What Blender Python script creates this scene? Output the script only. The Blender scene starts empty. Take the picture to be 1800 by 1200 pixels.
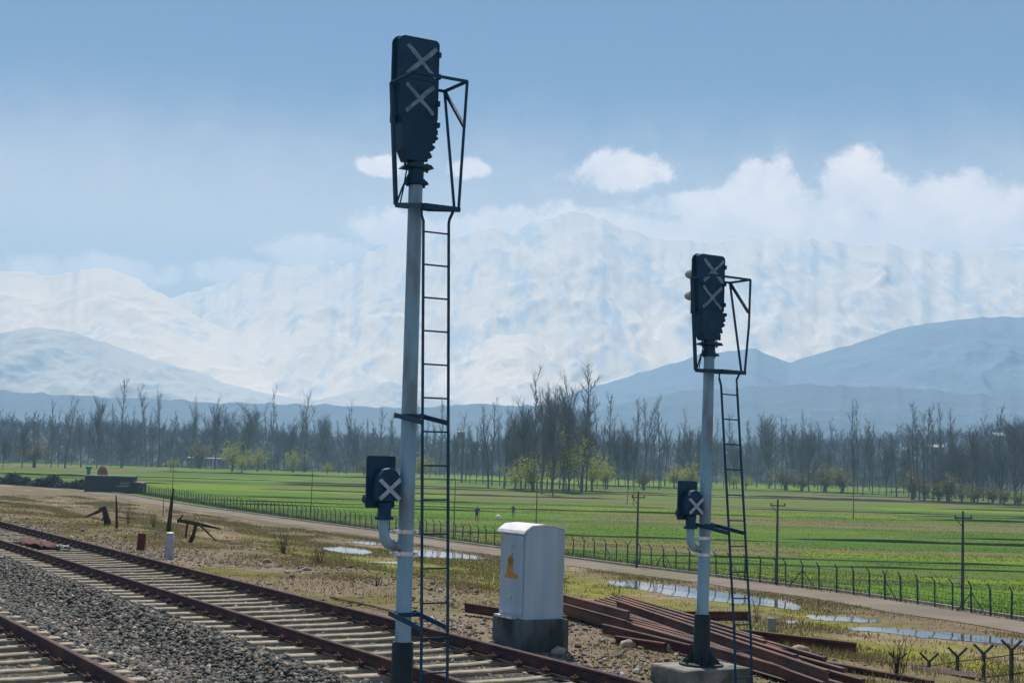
import bpy, math, random
import numpy as np
from mathutils import Vector, Matrix
random.seed(7); rng = np.random.default_rng(11)
scene = bpy.context.scene
COL = scene.collection
R = math.radians
# ------------------------------------------------------------------ camera, sky, sun, exposure
F_PX, CAM_Z = 2500.0, 7.0
PITCH, ROLL = math.atan(217/F_PX), .030
cam = bpy.data.cameras.new('camera'); camo = bpy.data.objects.new('camera', cam); COL.objects.link(camo)
cam.sensor_width = 36.0; cam.lens = 36.0*F_PX/1800; cam.clip_start = .1; cam.clip_end = 30000
Fw = Vector((0, math.cos(PITCH), math.sin(PITCH))); R0 = Vector((1, 0, 0)); U0 = R0.cross(Fw)
Rt = R0*math.cos(ROLL)+U0*math.sin(ROLL); Up = U0*math.cos(ROLL)-R0*math.sin(ROLL)
M = Matrix((Rt, Up, -Fw)).transposed().to_4x4(); M.translation = (0, 0, CAM_Z); camo.matrix_world = M
scene.camera = camo
SUN_AZ, SUN_EL = R(-10), R(59)          # azimuth from +Y towards +X
world = bpy.data.worlds.new('World'); scene.world = world; world.use_nodes = True
sund = bpy.data.lights.new('sun', 'SUN'); sund.energy = 5.0; sund.angle = R(.6); sund.color = (1, .92, .80)
sun = bpy.data.objects.new('sun', sund); COL.objects.link(sun)
SD = Vector((math.sin(SUN_AZ)*math.cos(SUN_EL), math.cos(SUN_AZ)*math.cos(SUN_EL), math.sin(SUN_EL)))
sun.rotation_euler = SD.to_track_quat('Z', 'Y').to_euler(); sun.location = (0, 0, 60)
SKY_STRENGTH, CLOUD = .068, 1.45
HAZE_DENSITY, HAZE_COL, HAZE_G = .00030, (.42, .70, .98), .0
scene.view_settings.view_transform = 'Standard'; scene.view_settings.look = 'None'
scene.view_settings.exposure = .42; scene.view_settings.gamma = 1.0; scene.view_settings.use_curve_mapping = False
scene.render.engine = 'CYCLES'
cy = scene.cycles; cy.use_denoising = True; cy.max_bounces = 5; cy.diffuse_bounces = 2; cy.glossy_bounces = 3
cy.volume_bounces = 1; cy.transparent_max_bounces = 8; cy.caustics_reflective = False; cy.caustics_refractive = False
cy.sample_clamp_indirect = 4

A = R(31); NV = Vector((math.cos(A), math.sin(A), 0)); UV = Vector((-math.sin(A), math.cos(A), 0))
def SL(s, l, z=0): p = UV*s+NV*l; return Vector((p.x, p.y, z))
def ray(x, y): return Fw+Rt*((x-900)/F_PX)-Up*((y-600)/F_PX)
def field_z(Y): return np.maximum(0, .004*(np.asarray(Y)-150.))
def at(x, y, z=0.0):
    d = ray(x, y); t = (z-CAM_Z)/d.z; return Vector((0, 0, CAM_Z))+d*t
def onfield(x, y, dz=0.0):
    p = at(x, y, 0)
    if p.y > 150 or p.y < 0:
        d = ray(x, y); t = (CAM_Z+.6)/(.004*d.y-d.z); p = Vector((0, 0, CAM_Z))+d*t
    return Vector((p.x, p.y, float(field_z(p.y))+dz))
def atY(x, y, Y): d = ray(x, y); return Vector((0, 0, CAM_Z))+d*(Y/d.y)
def horizon(x): return 817+(x-900)*ROLL

# ------------------------------------------------------------------ world nodes: Nishita sky with cumulus on the horizon
def build_world():
    nt = world.node_tree; nt.nodes.clear(); N = nt.nodes.new; K = nt.links.new
    out = N('ShaderNodeOutputWorld'); bg = N('ShaderNodeBackground'); sky = N('ShaderNodeTexSky')
    sky.sky_type = 'NISHITA'; sky.sun_disc = False; sky.sun_elevation = SUN_EL; sky.sun_rotation = SUN_AZ % (2*math.pi)
    sky.altitude = 3500; sky.air_density = 1.0; sky.dust_density = .05; sky.ozone_density = 3.0
    bg.inputs[1].default_value = SKY_STRENGTH; K(sky.outputs[0], bg.inputs[0])
    tc = N('ShaderNodeTexCoord'); sep = N('ShaderNodeSeparateXYZ'); K(tc.outputs['Generated'], sep.inputs[0])
    def m(op, a, b=None, c=None, clamp=False):
        n = N('ShaderNodeMath'); n.operation = op; n.use_clamp = clamp
        for i, v in enumerate((a, b, c)):
            if v is None: continue
            if isinstance(v, (int, float)): n.inputs[i].default_value = v
            else: K(v, n.inputs[i])
        return n.outputs[0]
    az = m('ARCTAN2', sep.outputs[0], sep.outputs[1]); el = m('ARCSINE', sep.outputs[2])
    cb = N('ShaderNodeCombineXYZ'); K(az, cb.inputs[0]); K(el, cb.inputs[1])
    def noise(scale, detail, rough=.55):
        n = N('ShaderNodeTexNoise'); n.inputs['Scale'].default_value = scale; n.inputs['Detail'].default_value = detail
        n.inputs['Roughness'].default_value = rough; K(cb.outputs[0], n.inputs['Vector']); return n
    best = None
    for (x, y, rx, ry) in CLOUDS:
        d = ray(x, y).normalized(); a_, e_ = math.atan2(d.x, d.y), math.asin(d.z)
        s = N('ShaderNodeVectorMath'); s.operation = 'SUBTRACT'; K(cb.outputs[0], s.inputs[0]); s.inputs[1].default_value = (a_, e_, 0)
        q = N('ShaderNodeVectorMath'); q.operation = 'MULTIPLY'; K(s.outputs[0], q.inputs[0]); q.inputs[1].default_value = (F_PX/rx, F_PX/ry, 0)
        l = N('ShaderNodeVectorMath'); l.operation = 'LENGTH'; K(q.outputs[0], l.inputs[0])
        v = m('SUBTRACT', 1.0, l.outputs['Value'])
        best = v if best is None else m('SMOOTH_MAX', best, v, .25)
    n1 = noise(30, 10, .66); n2 = noise(95, 6, .6)
    t = m('MULTIPLY_ADD', n1.outputs[0], 1.9, -.90); t = m('ADD', best, t); t = m('MULTIPLY_ADD', n2.outputs[0], .5, t); t = m('SUBTRACT', t, .25)
    mr = N('ShaderNodeMapRange'); mr.interpolation_type = 'SMOOTHSTEP'; K(t, mr.inputs[0]); mr.inputs[1].default_value = -.06; mr.inputs[2].default_value = .40
    mr.inputs[4].default_value = .88
    cl = N('ShaderNodeBackground'); cl.inputs[1].default_value = CLOUD
    rp = N('ShaderNodeValToRGB'); K(n1.outputs[0], rp.inputs[0])
    rp.color_ramp.elements[0].position = .3; rp.color_ramp.elements[0].color = (.70, .62, .63, 1)
    rp.color_ramp.elements[1].position = .62; rp.color_ramp.elements[1].color = (1, .82, .72, 1)
    K(rp.outputs[0], cl.inputs[0])
    ve = N('ShaderNodeMapRange'); ve.interpolation_type = 'SMOOTHSTEP'; K(m('MULTIPLY_ADD', n1.outputs[0], -.05, el), ve.inputs[0]); ve.inputs[1].default_value = R(14); ve.inputs[2].default_value = R(7.5); ve.inputs[4].default_value = .85
    vb = N('ShaderNodeBackground'); vb.inputs[0].default_value = (1, .92, .88, 1); vb.inputs[1].default_value = .85
    vm = N('ShaderNodeMixShader'); K(ve.outputs[0], vm.inputs[0]); K(bg.outputs[0], vm.inputs[1]); K(vb.outputs[0], vm.inputs[2]); bg = vm
    mx = N('ShaderNodeMixShader'); K(mr.outputs[0], mx.inputs[0]); K(bg.outputs[0], mx.inputs[1]); K(cl.outputs[0], mx.inputs[2]); K(mx.outputs[0], out.inputs[0])
CLOUDS = [(1085,302,95,40),(668,294,45,20),(822,296,42,20),(1340,335,75,60),(1260,362,150,34),(1500,335,70,68),(1420,372,130,45),(1610,362,110,55),
          (1705,355,60,62),(1800,385,110,60),(1560,420,330,62),(700,404,95,38),(905,396,80,44),(1010,404,100,44),(830,410,120,34),(560,445,110,34),(430,480,90,26),(1120,410,110,34),(180,478,150,30),(1300,420,200,60),(2050,380,200,70),(2400,360,260,60),(-500,420,200,50)]
build_world()

# ------------------------------------------------------------------ mesh builder
class MB:
    def __init__(s): s.v = []; s.f = []
    def raw(s, vs, fs):
        b = len(s.v); s.v += [tuple(v) for v in vs]; s.f += [tuple(i+b for i in f) for f in fs]; return s
    def box(s, c, d, rz=0, ry=0, rx=0, taper=1.0):
        c = Vector(c); hx, hy, hz = d[0]/2, d[1]/2, d[2]/2
        m = Matrix.Rotation(rz, 3, 'Z') @ Matrix.Rotation(ry, 3, 'Y') @ Matrix.Rotation(rx, 3, 'X')
        vs = []
        for z in (-1, 1):
            k = taper if z > 0 else 1
            for x, y in ((-1, -1), (1, -1), (1, 1), (-1, 1)): vs.append(c+m @ Vector((x*hx*k, y*hy*k, z*hz)))
        return s.raw(vs, [(3,2,1,0),(4,5,6,7),(0,1,5,4),(1,2,6,5),(2,3,7,6),(3,0,4,7)])
    def bar(s, a, b, w, h=None, up=(0, 0, 1)):
        a, b = Vector(a), Vector(b); h = h or w; d = (b-a).normalized(); up = Vector(up)
        if abs(d.dot(up)) > .98: up = Vector((0, 1, 0))
        x = d.cross(up).normalized(); y = x.cross(d)
        vs = []
        for p in (a, b):
            for i, j in ((-1,-1),(1,-1),(1,1),(-1,1)): vs.append(p+x*(i*w/2)+y*(j*h/2))
        return s.raw(vs, [(3,2,1,0),(4,5,6,7),(0,1,5,4),(1,2,6,5),(2,3,7,6),(3,0,4,7)])
    def tube(s, pts, rad, n=8, cap=True):
        pts = [Vector(p) for p in pts]; rad = rad if isinstance(rad, (list, tuple)) else [rad]*len(pts)
        b = len(s.v); px = None
        for i, p in enumerate(pts):
            d = (pts[min(i+1, len(pts)-1)]-pts[max(i-1, 0)]).normalized()
            if px is None:
                r = Vector((0, 0, 1)) if abs(d.z) < .9 else Vector((1, 0, 0)); px = d.cross(r).normalized()
            else: px = (px-d*px.dot(d)).normalized()
            py = d.cross(px)
            for k in range(n):
                t = 2*math.pi*k/n; s.v.append(tuple(p+(px*math.cos(t)+py*math.sin(t))*rad[i]))
        for i in range(len(pts)-1):
            for k in range(n):
                k2 = (k+1) % n; s.f.append((b+i*n+k, b+i*n+k2, b+(i+1)*n+k2, b+(i+1)*n+k))
        if cap: s.f.append(tuple(b+k for k in range(n))[::-1]); e = b+(len(pts)-1)*n; s.f.append(tuple(e+k for k in range(n)))
        return s
    def prism(s, poly, a, b, frame):       # poly in frame plane (x,z), thickness along y from a to b
        o, X, Y, Z = frame; n = len(poly)
        vs = [o+X*p[0]+Z*p[1]+Y*a for p in poly]+[o+X*p[0]+Z*p[1]+Y*b for p in poly]
        return s.raw(vs, [tuple(range(n)), tuple(range(2*n-1, n-1, -1))]+[(i, i+n, (i+1) % n+n, (i+1) % n) for i in range(n)])
    def build(s, name, mat, parent=None, smooth=False, bevel=0):
        me = bpy.data.meshes.new(name); me.from_pydata(s.v, [], s.f); me.update()
        if smooth:
            for p in me.polygons: p.use_smooth = True
            try: me.set_sharp_from_angle(angle=R(42))
            except Exception: pass
        o = bpy.data.objects.new(name, me); COL.objects.link(o); me.materials.append(mat)
        if parent: o.parent = parent
        if bevel:
            b = o.modifiers.new('bevel', 'BEVEL'); b.width = bevel; b.segments = 2; b.limit_method = 'ANGLE'
        return o
def npmesh(name, V, Fc, mat, parent=None, cols=None, smooth=False):
    V = np.asarray(V, np.float32).reshape(-1, 3); Fc = np.asarray(Fc, np.int32); k = Fc.shape[1]
    me = bpy.data.meshes.new(name); me.vertices.add(len(V)); me.vertices.foreach_set('co', V.ravel())
    me.loops.add(Fc.size); me.loops.foreach_set('vertex_index', Fc.ravel())
    me.polygons.add(len(Fc)); me.polygons.foreach_set('loop_start', np.arange(0, Fc.size, k, dtype=np.int32))
    try: me.polygons.foreach_set('loop_total', np.full(len(Fc), k, np.int32))
    except Exception: pass
    if smooth: me.polygons.foreach_set('use_smooth', np.ones(len(Fc), bool))
    me.update(calc_edges=True)
    if cols is not None:
        at_ = me.color_attributes.new('tint', 'FLOAT_COLOR', 'POINT')
        c = np.ones((len(V), 4), np.float32); c[:, :3] = cols; at_.data.foreach_set('color', c.ravel())
    me.materials.append(mat)
    o = bpy.data.objects.new(name, me); COL.objects.link(o)
    if parent: o.parent = parent
    return o
def tag(o, label=None, cat=None, group=None, kind=None):
    if label: o['label'] = label
    if cat: o['category'] = cat
    if group: o['group'] = group
    if kind: o['kind'] = kind
    return o
def empty(name, loc=(0, 0, 0), rz=0, **k):
    o = bpy.data.objects.new(name, None); COL.objects.link(o); o.location = loc; o.rotation_euler = (0, 0, rz); o.empty_display_size = .2
    return tag(o, **k)
def copy_tree(o, parent=None):
    c = o.copy(); COL.objects.link(c); c.parent = parent
    for ch in [x for x in COL.objects if x.parent == o]: copy_tree(ch, c)
    return c

# ------------------------------------------------------------------ materials
def mat(name, c1, c2=None, rough=.8, scale=3, detail=5, bump=0, bscale=None, metal=0, spec=.3, stretch=(1, 1, 1), c3=None, dirt_scale=None, tint=False, lo=.35, hi=.65, transl=0):
    m = bpy.data.materials.new(name); m.use_nodes = True; nt = m.node_tree; N = nt.nodes.new; K = nt.links.new
    b = nt.nodes['Principled BSDF']; b.inputs['Roughness'].default_value = rough; b.inputs['Metallic'].default_value = metal
    b.inputs['Specular IOR Level'].default_value = spec
    tc = N('ShaderNodeTexCoord'); mp = N('ShaderNodeMapping'); mp.inputs['Scale'].default_value = stretch; K(tc.outputs['Object'], mp.inputs[0])
    def noise(sc, d=5):
        n = N('ShaderNodeTexNoise'); n.inputs['Scale'].default_value = sc; n.inputs['Detail'].default_value = d; K(mp.outputs[0], n.inputs[0]); return n.outputs[0]
    def mixc(f, a, b_):
        x = N('ShaderNodeMix'); x.data_type = 'RGBA'; K(f, x.inputs[0])
        for i, v in ((6, a), (7, b_)):
            if isinstance(v, tuple): x.inputs[i].default_value = (*v, 1)
            else: K(v, x.inputs[i])
        return x.outputs[2]
    def rng_(f, lo, hi):
        r = N('ShaderNodeMapRange'); K(f, r.inputs[0]); r.inputs[1].default_value = lo; r.inputs[2].default_value = hi; return r.outputs[0]
    col = None
    if tint:
        va = N('ShaderNodeVertexColor'); va.layer_name = 'tint'; col = va.outputs[0]
        if c2:
            x = N('ShaderNodeMix'); x.data_type = 'RGBA'; x.blend_type = 'MULTIPLY'; x.inputs[0].default_value = 1
            K(col, x.inputs[6]); K(mixc(rng_(noise(scale, detail), lo, hi), c1, c2), x.inputs[7]); col = x.outputs[2]
    elif c2:
        col = mixc(rng_(noise(scale, detail), lo, hi), c1, c2)
        if c3: col = mixc(rng_(noise(dirt_scale or scale*.27, 6), .5, .62), col, c3)
    if col is not None: K(col, b.inputs['Base Color'])
    else: b.inputs['Base Color'].default_value = (*c1, 1)
    if bump:
        bn = N('ShaderNodeBump'); bn.inputs['Strength'].default_value = bump; bn.inputs['Distance'].default_value = .02
        K(noise(bscale or scale*6, 4), bn.inputs['Height']); K(bn.outputs[0], b.inputs['Normal'])
    if transl:
        tr = N('ShaderNodeBsdfTranslucent'); mx = N('ShaderNodeMixShader'); mx.inputs[0].default_value = transl
        if col is not None: K(col, tr.inputs[0])
        else: tr.inputs[0].default_value = (*c1, 1)
        out = nt.nodes['Material Output']; K(b.outputs[0], mx.inputs[1]); K(tr.outputs[0], mx.inputs[2]); K(mx.outputs[0], out.inputs[0])
    return m
SIGBLUE = (.007, .030, .060)
m_dark = mat('signal_black_blue_veil', (.003, .040, .085), (.006, .055, .105), rough=.55, scale=6, bump=.15)  # black paint turned navy: window reflection's blue lift put into the colour
m_sleeve = mat('bitumen_sleeve', (.008, .022, .028), (.02, .045, .05), rough=.6, scale=5, stretch=(1, 1, .3), bump=.2)
m_pole = mat('aluminium_painted_steel', (.28, .45, .56), (.21, .37, .48), rough=.5, scale=3.5, metal=.15, stretch=(1.5, 1.5, .35), bump=.15, c3=(.20, .24, .27), dirt_scale=3.2)
m_bright = mat('galvanised_clamp', (.7, .7, .7), (.5, .52, .55), rough=.3, metal=.7, scale=20)
m_tape = mat('weathered_white_tape', (.24, .32, .38), (.12, .19, .25), rough=.7, scale=18, lo=.4, hi=.7)
m_tape2 = mat('white_tape', (.48, .52, .56), (.32, .36, .42), rough=.7, scale=14)
m_hood = mat('lens_hood_paint', (.45, .44, .43), (.3, .3, .3), rough=.6, scale=9)
m_conc = mat('weathered_concrete', (.30, .28, .24), (.17, .17, .155), rough=.95, scale=4, c3=(.09, .10, .085), dirt_scale=2.6, bump=.5, bscale=30)
m_concdark = mat('dark_plinth_concrete', (.13, .155, .165), (.07, .09, .10), rough=.9, scale=4, c3=(.04, .05, .045), dirt_scale=3, stretch=(1, 1, .4), bump=.5, bscale=30)  # darker concrete with upright darker blotches, for the cabinet plinth
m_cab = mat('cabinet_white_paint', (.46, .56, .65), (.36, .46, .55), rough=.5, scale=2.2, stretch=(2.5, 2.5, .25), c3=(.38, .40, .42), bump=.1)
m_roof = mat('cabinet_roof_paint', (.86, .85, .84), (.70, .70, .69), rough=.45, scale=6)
m_rail = mat('rusty_rail_steel', (.065, .030, .034), (.035, .019, .026), rough=.75, scale=6, stretch=(1, 1, 2), c3=(.10, .045, .035), bump=.3, bscale=40)
m_railtop = mat('worn_railhead', (.17, .13, .15), (.11, .075, .08), rough=.42, metal=.5, scale=5)
m_pile = mat('stacked_rust_rail', (.15, .088, .075), (.075, .048, .048), rough=.8, scale=3, c3=(.17, .085, .06), bump=.3, bscale=40)
m_sleep = mat('concrete_sleeper', (.38, .335, .265), (.26, .23, .185), rough=.9, scale=5, c3=(.25, .20, .14), dirt_scale=3, bump=.4, bscale=40)
m_clip = mat('rusty_fastening', (.05, .028, .022), (.09, .05, .035), rough=.8, scale=30)
m_stone = mat('ballast_stone', (1, 1, 1), (.7, .7, .72), rough=.75, scale=25, tint=True, spec=.4)
m_grass = mat('grass_blades', (1, 1, 1), rough=.8, tint=True, transl=.35, spec=.1)
m_fence = mat('fence_steel', (.03, .042, .04), (.055, .06, .052), rough=.7, scale=4)
m_ppole = mat('power_pole_steel', (.045, .05, .055), (.08, .08, .075), rough=.7, scale=3)
m_wire = mat('dull_wire', (.06, .07, .07), rough=.6)
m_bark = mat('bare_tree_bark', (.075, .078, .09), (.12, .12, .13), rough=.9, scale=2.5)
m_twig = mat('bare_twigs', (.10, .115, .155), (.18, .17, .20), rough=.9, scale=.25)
m_leaf = mat('fresh_willow_leaves', (.36, .40, .03), (.52, .48, .05), rough=.8, scale=.5, transl=.4, spec=.1)
m_bush = mat('ochre_bush_leaves', (.22, .17, .05), (.20, .20, .045), rough=.8, scale=.5, transl=.35, spec=.1)
m_wood = mat('dead_wood', (.035, .028, .022), (.07, .055, .04), rough=.95, scale=8)
m_redpost = mat('red_painted_post', (.15, .028, .02), (.09, .02, .018), rough=.8, scale=8)
m_whitepost = mat('whitewashed_post', (.42, .43, .45), (.28, .30, .33), rough=.85, scale=8)
m_road = mat('dirt_track', (.22, .18, .145), (.16, .13, .105), rough=1, scale=.25, c3=(.15, .14, .09), dirt_scale=.12, bump=.3, bscale=3, stretch=(1, 1, 1))
m_kerb = mat('pale_kerb_stone', (.46, .42, .38), (.3, .28, .25), rough=.95, scale=1.2)
m_brownbank = mat('field_bank_earth', (.05, .07, .035), (.09, .085, .05), rough=1, scale=.5, c3=(.05, .08, .03), bump=.4, bscale=4)
m_snowhouse = mat('tin_roof', (.55, .55, .54), (.4, .4, .4), rough=.4, scale=2)
m_wallh = mat('plastered_wall', (.35, .32, .28), (.28, .25, .22), rough=.9, scale=2)
m_yellow = mat('yellow_paint', (.65, .5, .12), (.5, .4, .12), rough=.6, scale=5)
m_sticker = mat('ochre_sticker', (.62, .33, .07), (.42, .24, .07), rough=.7, scale=14)
m_stickerdark = mat('sticker_print', (.10, .085, .05), rough=.7)
m_rock = mat('tan_rock', (.42, .27, .17), (.32, .22, .15), rough=.95, scale=4, bump=.5)

# ------------------------------------------------------------------ numpy noise
def vnoise(x, y, seed=0):
    r = np.random.default_rng(seed); T = r.random((256, 256))
    xi = np.floor(x).astype(int); yi = np.floor(y).astype(int); fx = x-xi; fy = y-yi
    fx = fx*fx*(3-2*fx); fy = fy*fy*(3-2*fy); g = lambda a, b: T[a & 255, b & 255]
    return (g(xi, yi)*(1-fx)+g(xi+1, yi)*fx)*(1-fy)+(g(xi, yi+1)*(1-fx)+g(xi+1, yi+1)*fx)*fy
def fbm(x, y, o=5, seed=0, ridged=False):
    s = 0; a = 1; t = 0
    for i in range(o):
        n = vnoise(x*2**i+i*17.3, y*2**i+i*9.1, seed+i); n = 1-abs(2*n-1) if ridged else n
        s = s+n*a; t += a; a *= .5
    return s/t

# ------------------------------------------------------------------ setting: ground, embankment, verge, road, fields
Z_RAIL, Z_SL, Z_TOP = 4.85, 4.69, 4.42
def c1(s): return 3.20
def c2(s): return 7.80+.0125*s           # centre line of the middle track drifts a little
def emb_h(S, L):
    """height of the railway formation at (S along track, L across)"""
    d = np.minimum(np.abs(L-c1(S)), np.abs(L-c2(S)))
    b = np.clip((2.25-d)/.75, 0, 1); b = b*b*(3-2*b)
    h = Z_TOP+.20*b+.05*(fbm(S*.8, L*.8, 3, 5)-.5)
    out = L > c2(S)
    k = np.clip((L-10.2)/3, 0, 1)*out
    h = h+k*(.16*(fbm(S*.35, L*.45, 4, 9)-.5)-.03)
    e = np.clip((L-15.0)/18.5, 0, 1); e = e*e*(3-2*e)*.35+e*.65
    lift = field_z(-(-(UV.y*S+NV.y*L)))
    return h*(1-e)+(lift-.35)*e
def emb_surface(S, L): return float(emb_h(np.array([float(S)]), np.array([float(L)]))[0])
def topz(p): return emb_surface(p.dot(UV), p.dot(NV))
def onbank(x, y):                          # where the pixel's ray meets the embankment top
    p = at(x, y, Z_TOP)
    for _ in range(4): p = at(x, y, topz(p))
    return p
def ground_mat():
    m = bpy.data.materials.new('railway_formation_earth'); m.use_nodes = True; nt = m.node_tree; N = nt.nodes.new; K = nt.links.new
    b = nt.nodes['Principled BSDF']; b.inputs['Roughness'].default_value = 1; b.inputs['Specular IOR Level'].default_value = .1
    tc = N('ShaderNodeTexCoord')
    def nz(s, d=6):
        n = N('ShaderNodeTexNoise'); n.inputs['Scale'].default_value = s; n.inputs['Detail'].default_value = d; K(tc.outputs['Object'], n.inputs[0]); return n.outputs[0]
    def mr(f, lo, hi):
        r = N('ShaderNodeMapRange'); K(f, r.inputs[0]); r.inputs[1].default_value = lo; r.inputs[2].default_value = hi; return r.outputs[0]
    def mx(f, a, c):
        x = N('ShaderNodeMix'); x.data_type = 'RGBA'; K(f, x.inputs[0])
        for i, v in ((6, a), (7, c)):
            if isinstance(v, tuple): x.inputs[i].default_value = (*v, 1)
            else: K(v, x.inputs[i])
        return x.outputs[2]
    dt = N('ShaderNodeVectorMath'); dt.operation = 'DOT_PRODUCT'; K(tc.outputs['Object'], dt.inputs[0]); dt.inputs[1].default_value = NV
    ad = N('ShaderNodeMath'); ad.operation = 'MULTIPLY_ADD'; K(nz(.9), ad.inputs[0]); ad.inputs[1].default_value = 2.2; K(dt.outputs['Value'], ad.inputs[2])
    L = ad.outputs[0]
    gravel = mx(mr(nz(14, 3), .4, .6), (.045, .045, .04), (.12, .11, .095))
    dirt = mx(mr(nz(.6), .4, .62), (.19, .145, .105), (.125, .095, .07))
    dirt = mx(mr(nz(9, 4), .42, .66), dirt, (.24, .19, .145))
    grass = mx(mr(nz(1.3), .4, .6), (.10, .105, .025), (.16, .13, .055))
    dirt = mx(mr(nz(.33), .5, .60), dirt, grass)
    c = mx(mr(L, 10.6, 11.6), gravel, dirt)
    edge = mx(mr(nz(.5), .4, .6), (.15, .12, .055), (.12, .12, .03))
    c = mx(mr(L, 14.2, 17), c, edge)
    K(c, b.inputs['Base Color'])
    bn = N('ShaderNodeBump'); bn.inputs['Strength'].default_value = .8; bn.inputs['Distance'].default_value = .04; K(nz(11, 5), bn.inputs['Height']); K(bn.outputs[0], b.inputs['Normal'])
    return m
def grid(S, L, hf):
    SS, LL = np.meshgrid(S, L, indexing='ij'); H = hf(SS, LL)
    X = UV.x*SS+NV.x*LL; Y = UV.y*SS+NV.y*LL
    V = np.stack([X, Y, H], -1).reshape(-1, 3); n, k = SS.shape
    i = (np.arange(n-1)[:, None]*k+np.arange(k-1)[None]).ravel()
    return V, np.stack([i, i+k, i+k+1, i+1], 1)
Sg = np.concatenate([np.arange(-30, 4, 2.), np.arange(4, 60, .3), np.arange(60, 140, 1.), np.arange(140, 700, 6.)])
Lg = np.concatenate([np.arange(-40, 1, 2.5), np.arange(1, 16, .2), np.arange(16, 34.6, .8)])
V, Fq = grid(Sg, Lg, emb_h)
tag(npmesh('embankment', V, Fq[:, ::-1], ground_mat(), smooth=True), kind='structure')

# base sheet to the horizon
b = MB(); b.raw([(-9000, -300, -.9), (9000, -300, -.9), (9000, 12000, -.9), (-9000, 12000, -.9)], [(0, 1, 2, 3)])
tag(b.build('ground', mat('far_ground', (.06, .09, .03), (.10, .085, .05), rough=1, scale=.01)), kind='structure')

# dirt road beside the fence, traced where it runs
ROAD = [(2300,1178),(2050,1142),(1800,1107),(1742,1097),(1540,1061),(1338,1033),(1010,992),(850,969),(620,934),(460,912),(310,890),(200,871),(100,855),(0,841),(-150,824),(-260,814)]
roadp = [onfield(*p) for p in ROAD]
def resample(P, n):
    P = [Vector(p) for p in P]; d = [0]
    for a, b in zip(P, P[1:]): d.append(d[-1]+(b-a).length)
    out = []
    for t in np.linspace(0, d[-1], n):
        j = max(i for i in range(len(d)) if d[i] <= t+1e-9); j = min(j, len(P)-2); f = (t-d[j])/(d[j+1]-d[j])
        p0 = P[max(j-1, 0)]; p1 = P[j]; p2 = P[j+1]; p3 = P[min(j+2, len(P)-1)]
        out.append(p1.lerp(p2, f))
    for _ in range(6): out = [out[0]]+[(out[i-1]+out[i]*2+out[i+1])/4 for i in range(1, len(out)-1)]+[out[-1]]
    return out
rp_ = resample(roadp, 160)
_rs = [p.dot(UV) for p in rp_]; _rl = [p.dot(NV) for p in rp_]
def road_L(s): return float(np.interp(s, _rs, _rl))
# terraced fields: plots between low banks, each plot with its own crop colour
Yk = [34.]
while Yk[-1] < 640: Yk.append(Yk[-1]+max(4.2, (Yk[-1]*.055))*random.uniform(.7, 1.35))
PC = [(.095, .185, .008), (.08, .155, .008), (.12, .20, .010), (.065, .13, .010), (.16, .225, .008), (.09, .13, .018), (.14, .145, .03), (.17, .13, .07), (.085, .165, .010)]
def row_wob(k, X): return .9*np.sin(X*.021+k*1.7)+.5*np.sin(X*.067+k)+.012*X*math.sin(k*2.1)+.004*X
fv, ff, fc = [], [], []; bank = []
for k in range(len(Yk)-1):
    y0, y1 = Yk[k], Yk[k+1]; W = y1*.55+60; x = -W; rowc = random.choice(PC[:6])
    while x < W:
        w = random.uniform(14, 60)*(1+y0/260); n = max(2, int(w/4)); xs = np.linspace(x, min(x+w, W), n); cl = random.choice(PC) if random.random() < .6 else rowc
        if (y0 > 150 and random.random() < .12): cl = PC[7]
        base = len(fv)
        zz = .02*(k % 5)*0
        for xx in xs:
            a0 = y0+row_wob(k, xx)*(y0/150+.3); a1 = y1+row_wob(k+1, xx)*(y1/150+.3)
            fv += [(xx, a0, float(field_z(a0))), (xx, a1, float(field_z(a1)))]; fc += [cl, cl]
        for i in range(n-1): q = base+2*i; ff.append((q, q+2, q+3, q+1))
        if random.random() < .34: bank.append((k, xs, y0))
        if w > 20 and random.random() < .3: bank.append((k, None, (x, y0, y1)))
        x += w
fieldm = bpy.data.materials.new('young_crop_field'); fieldm.use_nodes = True
def _fm(m):
    nt = m.node_tree; N = nt.nodes.new; K = nt.links.new; b = nt.nodes['Principled BSDF']; b.inputs['Roughness'].default_value = .95; b.inputs['Specular IOR Level'].default_value = .1
    va = N('ShaderNodeVertexColor'); va.layer_name = 'tint'; tc = N('ShaderNodeTexCoord')
    def nz(s, d, st):
        mp = N('ShaderNodeMapping'); mp.inputs['Scale'].default_value = st; K(tc.outputs['Object'], mp.inputs[0])
        n = N('ShaderNodeTexNoise'); n.inputs['Scale'].default_value = s; n.inputs['Detail'].default_value = d; K(mp.outputs[0], n.inputs[0]); return n.outputs[0]
    def mx(f, lo, hi, a, c, bt='MIX'):
        r = N('ShaderNodeMapRange'); K(f, r.inputs[0]); r.inputs[1].default_value = lo; r.inputs[2].default_value = hi
        x = N('ShaderNodeMix'); x.data_type = 'RGBA'; x.blend_type = bt; K(r.outputs[0], x.inputs[0]); K(a, x.inputs[6]); x.inputs[7].default_value = (*c, 1); return x.outputs[2]
    c = mx(nz(.09, 6, (1, 2.2, 1)), .52, .85, va.outputs[0], (.10, .125, .035))
    c = mx(nz(.5, 6, (.5, 2, 1)), .42, .75, c, (.055, .125, .012))
    c = mx(nz(.22, 5, (.35, 1.6, 1)), .67, .74, c, (.15, .13, .06))
    K(c, b.inputs['Base Color'])
    bn = N('ShaderNodeBump'); bn.inputs['Strength'].default_value = .6; bn.inputs['Distance'].default_value = .1; K(nz(3, 5, (1, 1, 1)), bn.inputs['Height']); K(bn.outputs[0], b.inputs['Normal'])
_fm(fieldm)
tag(npmesh('field', np.array(fv), np.array(ff), fieldm, cols=np.array(fc)), kind='structure')
bm_ = MB()
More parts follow.
